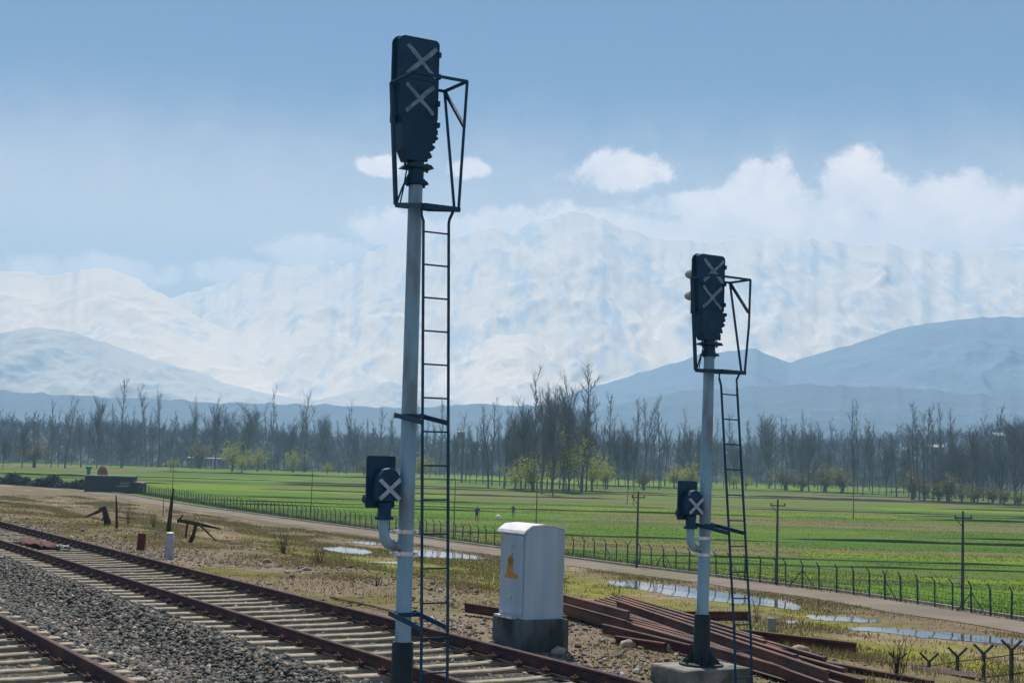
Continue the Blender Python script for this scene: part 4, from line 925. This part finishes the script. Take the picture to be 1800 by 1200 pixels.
# broken branches and leaning poles, left
def branch(lst, label, cat='branch', name='broken_branch', base=None):
    p0 = onbank(*base); b = MB()
    for P in lst:
        pts = [atY(x, y, p0.y+dy)-p0 for x, y, dy, _ in P]; b.tube(pts, [rr for *_, rr in P], 6)
    o = b.build(name, m_wood, smooth=True); o.location = p0; return tag(o, label, cat)
branch([[(190,922,0,.14),(186,905,0,.11),(183,893,0,.10),(176,893,.3,.06)],[(183,893,0,.07),(170,900,.3,.06),(150,908,.5,.03)],[(186,905,0,.04),(178,914,-.3,.02)]],'dark broken branch bent like an arch on the left bank',base=(188,923))
branch([[(312,914,0,.06),(330,917,0,.07),(345,920,0,.07),(388,929,.2,.02)],[(345,920,0,.05),(340,940,0,.06),(334,953,0,.08)],[(330,917,0,.035),(326,945,0,.03)],[(350,921,0,.035),(380,950,-.3,.02)],[(312,918,0,.03),(322,904,0,.025)]],'broken dark wooden hurdle with tangled limbs right of the leaning pole',base=(334,955))
branch([[(296,933,0,.10),(298,915,0,.085),(302,880,0,.06),(305,858,0,.03)]],'dark leaning pole behind the whitewashed post','pole','leaning_pole',(296,934))
branch([[(286,913,0,.045),(289,860,0,.03)]],'thin upright stick left of the leaning dark pole','stick','stick',(286,914))
branch([[(205,928,0,.05),(205,898,0,.04),(204,870,0,.02)],[(205,908,0,.02),(235,911,0,.015)]],'thin dark sapling stem between broken branch and red post','sapling','sapling',(205,929))
# trackside posts
p = onbank(248, 966); b = MB(); b.box((0, 0, .22), (.20, .12, .46), ry=.06); o = b.build('marker_post', m_redpost, bevel=.01); o.location = p; tag(o, 'short dark red marker post beyond the far rail', 'post')
p = onbank(297, 981); r = empty('marker_post', p, .1, label='short whitewashed concrete post right of the red one', cat='post')
b = MB(); b.tube([(0, 0, -.1), (0, 0, .2), (0, 0, .62), (0, 0, .64)], [.15, .12, .105, .09], 10); b.build('shaft', m_whitepost, r, smooth=True)
b = MB(); b.tube([(0, 0, .64), (0, 0, .655)], [.10, .07], 10); b.build('cap', m_roof, r)
p = at(1356, 1120, Z_TOP-.5); b = MB(); b.box((0, 0, .14), (.16, .14, .36), taper=.92); o = b.build('concrete_stub', m_conc, bevel=.01); o.location = (p.x, p.y, p.z+.05); tag(o, 'small grey concrete stub behind the rail pile', 'concrete stub')

# ------------------------------------------------------------------ pile of old rails
def old_rail(a, b_, za, zb, label, grp=None, k=1.0, m_=None, roll=0):
    A_ = at(*a, za); B_ = at(*b_, zb); d = (B_-A_); n = 6; P = [(A_.lerp(B_, i/n)-A_, d.normalized()) for i in range(n+1)]
    o = rail_mesh(P, 0, k).build('old_rail', m_ or m_pile); o.location = (A_.x, A_.y, A_.z-.15*k); return tag(o, label, 'rail', grp)
GP = 'rusty rails lying in the pile beyond the track'
for i in range(11):
    t = i/10; x0, y0 = 1084-92*t, 1046+17*t; m_sl = ((1111+37*t)-y0)/(1310-x0); xe = 1400+150*((i*37) % 10)/10-60*(1-t)
    lb = ['','second','third','fourth','fifth','sixth','seventh','eighth','ninth','tenth','x'][i]+' rusty rail from the back in the bottom layer of the pile'
    if i == 0: lb = 'rusty rail lying farthest back in the pile behind the small signal'
    if i == 10: lb = 'long front rail of the rusty pile, its dark web showing'
    old_rail((x0, y0), (xe, y0+m_sl*(xe-x0)), 4.57+.015*(i % 3), 4.57+.015*((i+1) % 3), lb, GP)
for i in range(4):
    t = (i+.5)/5; x0, y0 = 1100-60*t+i*9, 1044+15*t; m_sl = ((1104+36*t)-y0)/(1310-x0); xe = 1290+55*i
    old_rail((x0, y0), (xe, y0+m_sl*(xe-x0)), 4.73, 4.73, ['backmost','second from the back','third from the back','foremost'][i]+' of the four rusty rails lying on top of the pile', GP)
old_rail((990,1044),(1106,1074),4.80,4.80,'short rusty rail on top of the pile next to the cabinet, its cut end showing')
old_rail((985,1060),(1480,1200),4.62,4.60,'long dark rail along the near side of the pile, passing behind the small signal')
old_rail((818,1059),(900,1071),4.62,4.60,'dark rail end poking out left of the cabinet',k=1.0,m_=m_rail)
old_rail((1180,1074),(1315,1074),4.60,4.62,'dark short rail lying crosswise behind the small signal base',m_=m_rail)
old_rail((1060,1096),(1215,1133),4.60,4.60,'dark rail length lying in front of the pile left of the small signal',m_=m_rail)
old_rail((1083,1117),(1170,1130),4.56,4.56,'short thick dark rail piece on the stones in front of the pile',k=1.15,m_=m_rail)
old_rail((1300,1105),(1505,1129),4.56,4.50,'dark rail beam lying behind the right end of the pile',k=1.3,m_=m_rail)
old_rail((1330,1140),(1640,1196),4.52,4.45,'long dark rail reaching out to the right of the pile',k=1.1,m_=m_rail)
p = slope_at(16.2, 1652, 1194); b = MB(); b.box((0, 0, 0), (1.1, .5, .26), rz=-.25, ry=.06); o = b.build('steel_beam', m_rail, bevel=.01); o.location = (p.x, p.y, p.z); tag(o, 'thick dark steel beam at the bottom edge near the Y topped fence', 'beam')
a = p+Vector((.42, -.2, .0)); b = MB(); b.tube([a, a+Vector((.14, 0, .30))], .016, 6); tag(b.build('yellow_rod', m_yellow), 'thin yellow rod leaning from the end of the dark beam', 'rod')
# tan rock on the pile
def rock(pos, s, label, m_=m_rock):
    V = iv*(1+rng.uniform(-.3, .3, (12, 1)))*np.array([1.2, .9, .7])*s; o = npmesh('rock', V, iF, m_); o.location = pos; return tag(o, label, 'rock')
rock(at(1404,1143,4.5), .12, 'tan angular rock beside the right part of the rail pile')
for (x, y, s, lb) in ((470,987,.10,'pale stone at the foot of the dead shrub beyond the far rail'),(540,1002,.09,'pale stone lying right of the dead shrubs'),(1105,1136,.13,'pale rounded stone in front of the dark rail piece'),(1175,1144,.13,'pale stone beside the small signal foundation'),(980,1150,.11,'pale stone at the foot of the cabinet plinth'),(865,1134,.09,'pale stone by the left corner of the cabinet plinth')):
    p = onbank(x, y); rock((p.x, p.y, p.z+s*.3), s, lb, mat('pale_stone', (.42, .38, .33), (.32, .29, .25), rough=.95, scale=6) if x == 470 else bpy.data.materials['pale_stone'])

# ------------------------------------------------------------------ relay cabinet
p = onbank(920, 1146); cab = empty('relay_cabinet', p, A, label='white painted steel relay cabinet on a concrete plinth beside the far rail', cat='cabinet')
W_, D_, ZB, ZE, ZP = .64, .70, .44, 1.66, 1.775      # local +x across the track, +y along it
b = MB(); b.box((W_/2, D_/2, ZB/2-.1), (W_+.12, D_+.14, ZB+.2)); b.build('plinth', m_concdark, cab, bevel=.015)
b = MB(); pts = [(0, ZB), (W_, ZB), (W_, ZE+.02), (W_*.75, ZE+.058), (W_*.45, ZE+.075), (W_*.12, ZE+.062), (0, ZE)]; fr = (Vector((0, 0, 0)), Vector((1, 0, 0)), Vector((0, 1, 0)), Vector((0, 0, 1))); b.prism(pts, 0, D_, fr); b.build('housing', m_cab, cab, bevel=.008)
b = MB()
rf = [(-.05, ZE-.03), (-.03, ZE+.01), (W_*.13, ZE+.085), (W_*.45, ZE+.10), (W_*.76, ZE+.083), (W_+.012, ZE+.042), (W_+.012, ZE+.026), (W_*.75, ZE+.060), (W_*.45, ZE+.078), (W_*.14, ZE+.063), (-.012, ZE-.0), (-.04, ZE-.045)]
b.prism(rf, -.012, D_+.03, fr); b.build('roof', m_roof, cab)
b = MB(); b.box((-.012, D_/2, (ZB+ZE)/2), (.022, D_-.10, ZE-ZB-.12)); dr = b.build('door', m_cab, cab, bevel=.006)
b = MB(); b.box((-.033, D_*.5, 1.33), (.02, .05, .035)); b.tube([(-.03, D_*.5, 1.44), (-.05, D_*.5, 1.44)], .018, 10); b.box((-.033, D_*.5, .72), (.02, .06, .03)); b.build('lock', m_bright, dr)
for z in (.68, 1.45): b = MB(); b.tube([(-.026, .065, z-.05), (-.026, .065, z+.05)], .012, 8); b.build('hinge', m_cab, dr)
# ochre sticker in the shape of a bottle standing on a base
fy = (Vector((-.024, D_*.52, 1.0)), Vector((0, -1, 0)), Vector((-1, 0, 0)), Vector((0, 0, 1)))
b = MB(); b.prism([(-.17, -.01), (-.11, .05), (-.085, .26), (-.04, .31), (.03, .31), (.065, .26), (.06, .07), (.19, .05), (.19, -.01)], 0, .003, fy); b.build('emblem', m_sticker, dr)
b = MB()
for q in (-.04, 0, .035): b.prism([(q-.008, .18), (q+.008, .18), (q+.008, .28), (q-.008, .28)], .0035, .005, fy)
b.build('emblem_print', m_stickerdark, dr)
b = MB(); b.box((-.045, D_*.62, ZB+.012), (.10, .5, .03)); b.build('painted_sunlit_strip', mat('sunlit_strip_white', (.8, .8, .8), (.4, .4, .4), rough=.9, scale=20), cab)  # sunlit edge of the plinth top, put in as a white painted strip

# ------------------------------------------------------------------ colour light signals
def rrect(w, h, r, n=6):
    P = []
    for cx_, cz, a0 in ((w/2-r, h/2-r, 0), (-w/2+r, h/2-r, 90), (-w/2+r, -h/2+r, 180), (w/2-r, -h/2+r, 270)):
        for i in range(n+1): t = R(a0+90*i/n); P.append((cx_+r*math.cos(t), cz+r*math.sin(t)))
    return P
def signal(px, py_, Y, ZPL, tilt, zb, z_sleeve, z_br, sub_top, lad_d, label, k=1.0, hoods=.2, hood_mat=None, found=True):
    p = atY(px, py_, Y); g = topz(p); base = Vector((p.x, p.y, 0)); root = empty('railway_signal', (p.x, p.y, g), A, label=label, cat='signal', group='colour light signals beside the track')
    root.rotation_euler = (0, tilt, A)
    # the tilt pivots at the ground; shift so the mast passes through the sighted point
    root.location = Vector((p.x, p.y, g))-NV*(math.sin(tilt)*(p.z-g))
    def zz(z): return z-g
    O = Vector((0, 0, 0)); X, Yv, Zv = Vector((1, 0, 0)), Vector((0, 1, 0)), Vector((0, 0, 1))
    H = zz(ZPL)
    b = MB(); b.box((0, 0, zz(zb)/2-.25), (1.0, .72, zz(zb)+.5)); b.build('foundation', m_conc, root, bevel=.03)
    b = MB(); b.tube([(0, 0, zz(zb)), (0, 0, zz(zb)+.025)], [.27, .27], 20)
    for i in range(4): t = i*math.pi/2+.78; b.prism([(0, 0), (.24, 0), (.10, .16), (0, .18)], -.006, .006, (Vector((0, 0, zz(zb)+.025)), Vector((math.cos(t), math.sin(t), 0)), Vector((-math.sin(t), math.cos(t), 0)), Zv))
    fl = b.build('base_flange', m_sleeve, root)
    for i in range(4): t = i*math.pi/2; q = MB(); q.tube([(.22*math.cos(t), .22*math.sin(t), zz(zb)+.02), (.22*math.cos(t), .22*math.sin(t), zz(zb)+.09)], .017, 6); q.build('anchor_bolt', m_sleeve, fl)
    b = MB(); b.tube([(0, 0, zz(zb)+.02), (0, 0, zz(z_sleeve)-.02), (0, 0, zz(z_sleeve))], [.103, .099, .092], 20); b.build('base_sleeve', m_sleeve, root, smooth=True)
    b = MB(); b.tube([(0, 0, zz(z_sleeve)-.02), (0, 0, H*.6), (0, 0, H+.24*k)], [.073, .072, .066], 24); b.build('mast', m_pole, root, smooth=True)
    # neck
    b = MB(); z0, z1 = H+.20*k, H+.47*k; b.tube([(0, 0, z0), (0, 0, z1)], .074, 16); b.build('neck', m_dark, root, smooth=True)
    for z, w in ((z0+.02, .10), (z0+.17*k, .135), (z1-.0, .10)):
        b = MB(); b.prism([(-w, -.012), (w, -.012), (w*.75, .02), (-w*.75, .02)], -w*.8, w*.8, (Vector((0, 0, z)), X, Yv, Zv))
        for sx in (-1, 1): b.tube([(sx*w*.85, 0, z-.035), (sx*w*.85, 0, z+.05)], .013, 6)
        b.build('neck_flange', m_dark, root)
    # backing board
    bt, bb = H+1.62*k, H+.80*k; wB = .49*(.86+.14*k) if k < 1 else .49
    b = MB(); zc = (bt+bb-.02)/2; b.prism([q if q[1] > 0 else (math.copysign(wB/2, q[0]), -(bt-bb+.02)/2) for q in rrect(wB, bt-bb+.02, .085) if q[1] > 0 or abs(q[1]) > (bt-bb)/2-.0001 or True][0:14]+[(-wB/2, -(bt-bb+.02)/2), (wB/2, -(bt-bb+.02)/2)], 0, .02, (Vector((0, .07, zc)), X, Yv, Zv)); bd = b.build('backing_board', m_dark, root)
    b = MB(); b.prism(rrect(wB-.07, bt-bb-.02, .05), -.09, 0, (Vector((0, .07, (bt+bb)/2)), X, Yv, Zv)); hs = b.build('lamp_housing', m_dark, root, bevel=.01)
    for q in ((bt+bb)/2,): b = MB(); b.box((0, -.024, q), (wB-.09, .008, .018)); b.build('door_seam', m_dark, hs)
    for q in (bt-.15, bt-.36, bt-.62): b = MB(); b.box((wB/2-.045, -.03, q), (.03, .025, .05)); b.build('latch', m_dark, hs)
    # lower terminal body with stepped edge
    b = MB(); st = []
    zl = H+.42*k; n = 5; right = []
    for i in range(n):
        zt = bb+.01-(bb-zl)*i/n; zn = bb+.01-(bb-zl)*(i+1)/n; w0 = .205-.022*i; right += [(w0, zt), (w0-.004, zn+.03), (w0-.035, zn+.018), (w0-.035, zn)]
    poly = [(-.17, zl+.10), (-.19, bb+.02)]+right+[(-.12, zl-.0)]
    b.prism(poly, -.075, .085, (O, X, Yv, Zv)); b.build('terminal_box', m_dark, root)
    for i in range(3): b = MB(); b.tube([(.17-.03*i, -.03, bb-.12-.09*i), (.20-.03*i, -.03, bb-.14-.09*i)], .017, 8); b.build('cable_gland', m_dark, root)
    b = MB(); b.bar((-.05, 0, zl), (-.02, 0, z1), .05, .05); b.bar((.06, 0, zl), (.03, 0, z1), .04, .05); b.bar((-.12, 0, zl+.03), (-.10, 0, z1-.03), .018); b.bar((.115, 0, zl+.03), (.10, 0, z1-.03), .016); b.build('support_bracket', m_dark, root)
    # hoods on the far face
    for i, z in enumerate((bt-.24*k, bt-.545*k)):
        b = MB(); b.tube([(-.03, .09, z), (-.03, .09+hoods*.5, z), (-.03, .09+hoods*.85, z), (-.03, .09+hoods, z-.0)], [.064, .064, .060, .040], 16); b.build('lens_hood', hood_mat or m_dark, root, smooth=True)
    # taped crosses
    def cross(cx_, cz, s, w, y, m_, parent, rag=0):
        for sg in (-1, 1):
            P = [(-s, -w/2), (-s*.55, -w/2+rag*random.uniform(-.2, .2)*w), (0, -w/2), (s*.6, -w/2+rag*random.uniform(-.3, .3)*w), (s, -w/2), (s+.005, w/2), (s*.5, w/2+rag*random.uniform(-.3, .3)*w), (0, w/2), (-s*.5, w/2+rag*random.uniform(-.3, .3)*w), (-s, w/2)]
            a_ = sg*.74; Xr = X*math.cos(a_)+Zv*math.sin(a_); Zr = -X*math.sin(a_)+Zv*math.cos(a_)
            b = MB(); b.prism(P, y-(.006 if sg > 0 else .003), y, (Vector((cx_, 0, cz)), Xr, Yv, Zr)); b.build('cross_strip', m_, parent)
    cross(.02, bt-.235*k, .205, .038, -.021, m_tape, hs, 1); cross(.01, bt-.60*k, .195, .038, -.021, m_tape, hs, 1)
    # platform, guard hoop
    d = lad_d[0]
    dr_ = (ZPL-CAM_Z)*(d+.1)*.86/Y; pc = [(-.18, .02, H), (.18, .02, H), (.18, -d-.10, H-dr_), (-.18, -d-.10, H-dr_)]
    b = MB()
    for i in range(4): b.bar(pc[i], pc[(i+1) % 4], .04, .042)
    for t in np.linspace(.25, .85, 5): b.bar((-.18, .02+(-d-.12)*t, H+.005-dr_*t), (.18, .02+(-d-.12)*t, H+.005-dr_*t), .03, .012)
    b.build('platform', m_dark, root)
    Ht = H+(1.14 if k > .95 else 1.13); wt = .28 if k > .95 else .30; tc_ = [(-wt, .0), (wt, .0), (wt, -d-.02), (-wt, -d-.02)]
    b = MB()
    for i in range(4): (xa, ya), (xb, yb) = tc_[i], tc_[(i+1) % 4]; b.bar((xa, ya, Ht), (xb, yb, Ht), .024)
    b.build('guard_hoop', m_dark, root)
    cr_ = Vector((.185, -d-.09, H-dr_+.02))
    for a_, c_, w in (((-wt, 0, Ht), (-.19, .02, H), .034), ((wt, 0, Ht), tuple(cr_+Vector((-.03, .03, 0))), .022), ((wt, -d-.02, Ht), tuple(cr_), .020)):
        m1 = Vector(a_).lerp(Vector(c_), .5)+(Vector((.0, 0, 0)) if w != .020 else Vector((.02 if k < 1 else .0, 0, 0))); b = MB(); b.bar(a_, m1, w); b.bar(m1, c_, w); b.build('upright', m_dark, root)
    a_ = Vector((wt, 0, Ht)); c_ = Vector((wt, -d-.02, Ht)).lerp(cr_, .36); b = MB(); b.bar(a_, c_, .028); b.build('diagonal_brace', m_dark, root)
    b = MB(); b.tube([(-.185, .0, H+.03), (-.14, 0, H+.16), (-.075, 0, H+.3*k)], .009, 6); b.tube([(-.16, 0, H), (-.13, 0, H+.14), (-.08, 0, H+.45*k)], .007, 6); b.build('cable', m_dark, root)
    # ladder
    lad = bpy.data.objects.new('ladder', None); COL.objects.link(lad); lad.parent = root; lw = .13*(.95 if k < 1 else 1)
    zbot = .02 if found else 0
    def dl(z): t = (H-z)/H; return -(lad_d[0]+(lad_d[1]-lad_d[0])*min(1, t*1.08))
    for sg in (-1, 1):
        P = [(sg*(lw+.035), dl(H)-.03, H-dr_), (sg*(lw+.012), dl(H)-.0, H-dr_-.08)]+[(sg*lw, dl(z), z) for z in np.linspace(H-.2, 0.0, 6)]
        b = MB()
        for q, r2 in zip(P, P[1:]): b.bar(q, r2, .018, .022)
        b.build('stile', m_dark, lad)
    z = H-.30; 
    while z > .1:
        b = MB(); b.tube([(-lw, dl(z), z), (lw, dl(z), z)], .0085, 6); b.build('rung', m_dark, lad); z -= .30
    for zq in z_br:
        z = zz(zq)
        for sg in (-1, 1): b = MB(); b.bar((sg*.13, .04, z+.03), (sg*.13, dl(z)-.01, z-.045), .012, .045); b.build('ladder_bracket', m_dark, root)
        for yy in (-.085, .085 if False else .04): b = MB(); b.bar((-.13, yy, z+.02), (.13, yy, z+.02), .012, .04); b.build('clamp_strap', m_dark, root)
    # subsidiary signal
    s = empty('subsidiary_signal', (0, 0, 0)); s.parent = root
    st_ = zz(sub_top)
    b = MB(); b.prism(rrect(.29, .47, .012, 1), 0, .015, (Vector((-.255, .03, st_-.235)), X, Yv, Zv)); b.build('subsidiary_board', m_dark, s)
    b = MB(); arch = [(-.11, -.14), (.11, -.14), (.125, -.02), (.12, .08), (.07, .14), (.01, .16), (-.05, .145), (-.09, .09), (-.11, 0)]
    b.prism(arch, -.10, .028, (Vector((-.235, 0, st_-.265)), X, Yv, Zv)); hd = b.build('subsidiary_housing', m_dark, s, bevel=.012)
    b = MB(); b.prism([(-.18, 0), (-.155, -.03), (-.165, .05)], -.02, .02, (Vector((-.27, .0, st_-.40)), X, Yv, Zv)); b.build('subsidiary_latch', m_dark, s)
    X0 = -.232
    for sg in (-1, 1):
        a_ = sg*.72; Xr = X*math.cos(a_)+Zv*math.sin(a_); Zr = -X*math.sin(a_)+Zv*math.cos(a_); b = MB()
        b.prism([(-.135, -.018), (.135, -.018), (.14, .02), (-.13, .018)], -.118-(.004 if sg > 0 else 0), -.114-(.004 if sg > 0 else 0), (Vector((X0, 0, st_-.30)), Xr, Yv, Zr)); b.build('cross_strip', m_tape2, s)
    b = MB(); b.tube([(-.235, -.02, st_-.42), (-.235, -.02, st_-.55)], .062, 12); b.tube([(-.235, -.02, st_-.545), (-.235, -.02, st_-.575)], .085, 12); b.build('subsidiary_neck', m_dark, s, smooth=True)
    b = MB(); b.tube([(-.235, -.02, st_-.56), (-.235, -.02, st_-.68), (-.225, -.02, st_-.74), (-.19, -.02, st_-.79), (-.13, -.01, st_-.81), (-.06, 0, st_-.815)], [.047, .047, .05, .05, .047, .047], 14); b.build('support_elbow', m_pole, s, smooth=True)
    for q in (st_-.685, st_-.885):
        b = MB(); b.tube([(0, 0, q-.018), (0, 0, q+.018)], .081, 20); b.box((-.105, -.02, q), (.07, .05, .035)); b.box((.095, -.02, q), (.035, .04, .03)); b.tube([(-.125, -.06, q), (-.125, .06, q)], .012, 6); b.build('pipe_clamp', m_bright, s, smooth=True)
    return root
signal(714.5, 900, 13.15, 9.375, -.009, 4.62, 5.37, (7.40, 5.60), 7.05, (.42, .64), 'tall railway signal with grey mast, ladder and crossed out black head, nearer to the camera', 1.0, .16)
signal(1239.5, 900, 17.5, 8.225, .010, 4.66, 5.27, (6.32,), 6.87, (.37, .80), 'shorter railway signal with pale lens hoods, standing on a concrete block before the rail pile', .9, .35, m_hood)

# ------------------------------------------------------------------ haze
hb = MB(); hb.box((0, 2600, 426), (13000, 6800, 857)); hz = hb.build('haze', bpy.data.materials.new('valley_haze')); tag(hz, label='pale blue haze filling the valley', cat='haze', kind='stuff')
hm = hz.data.materials[0]; hm.use_nodes = True; nt = hm.node_tree; nt.nodes.clear(); o_ = nt.nodes.new('ShaderNodeOutputMaterial'); v_ = nt.nodes.new('ShaderNodeVolumePrincipled')
v_.inputs['Density'].default_value = HAZE_DENSITY; v_.inputs['Color'].default_value = (*HAZE_COL, 1); v_.inputs['Anisotropy'].default_value = HAZE_G
nt.links.new(v_.outputs[0], o_.inputs['Volume'])
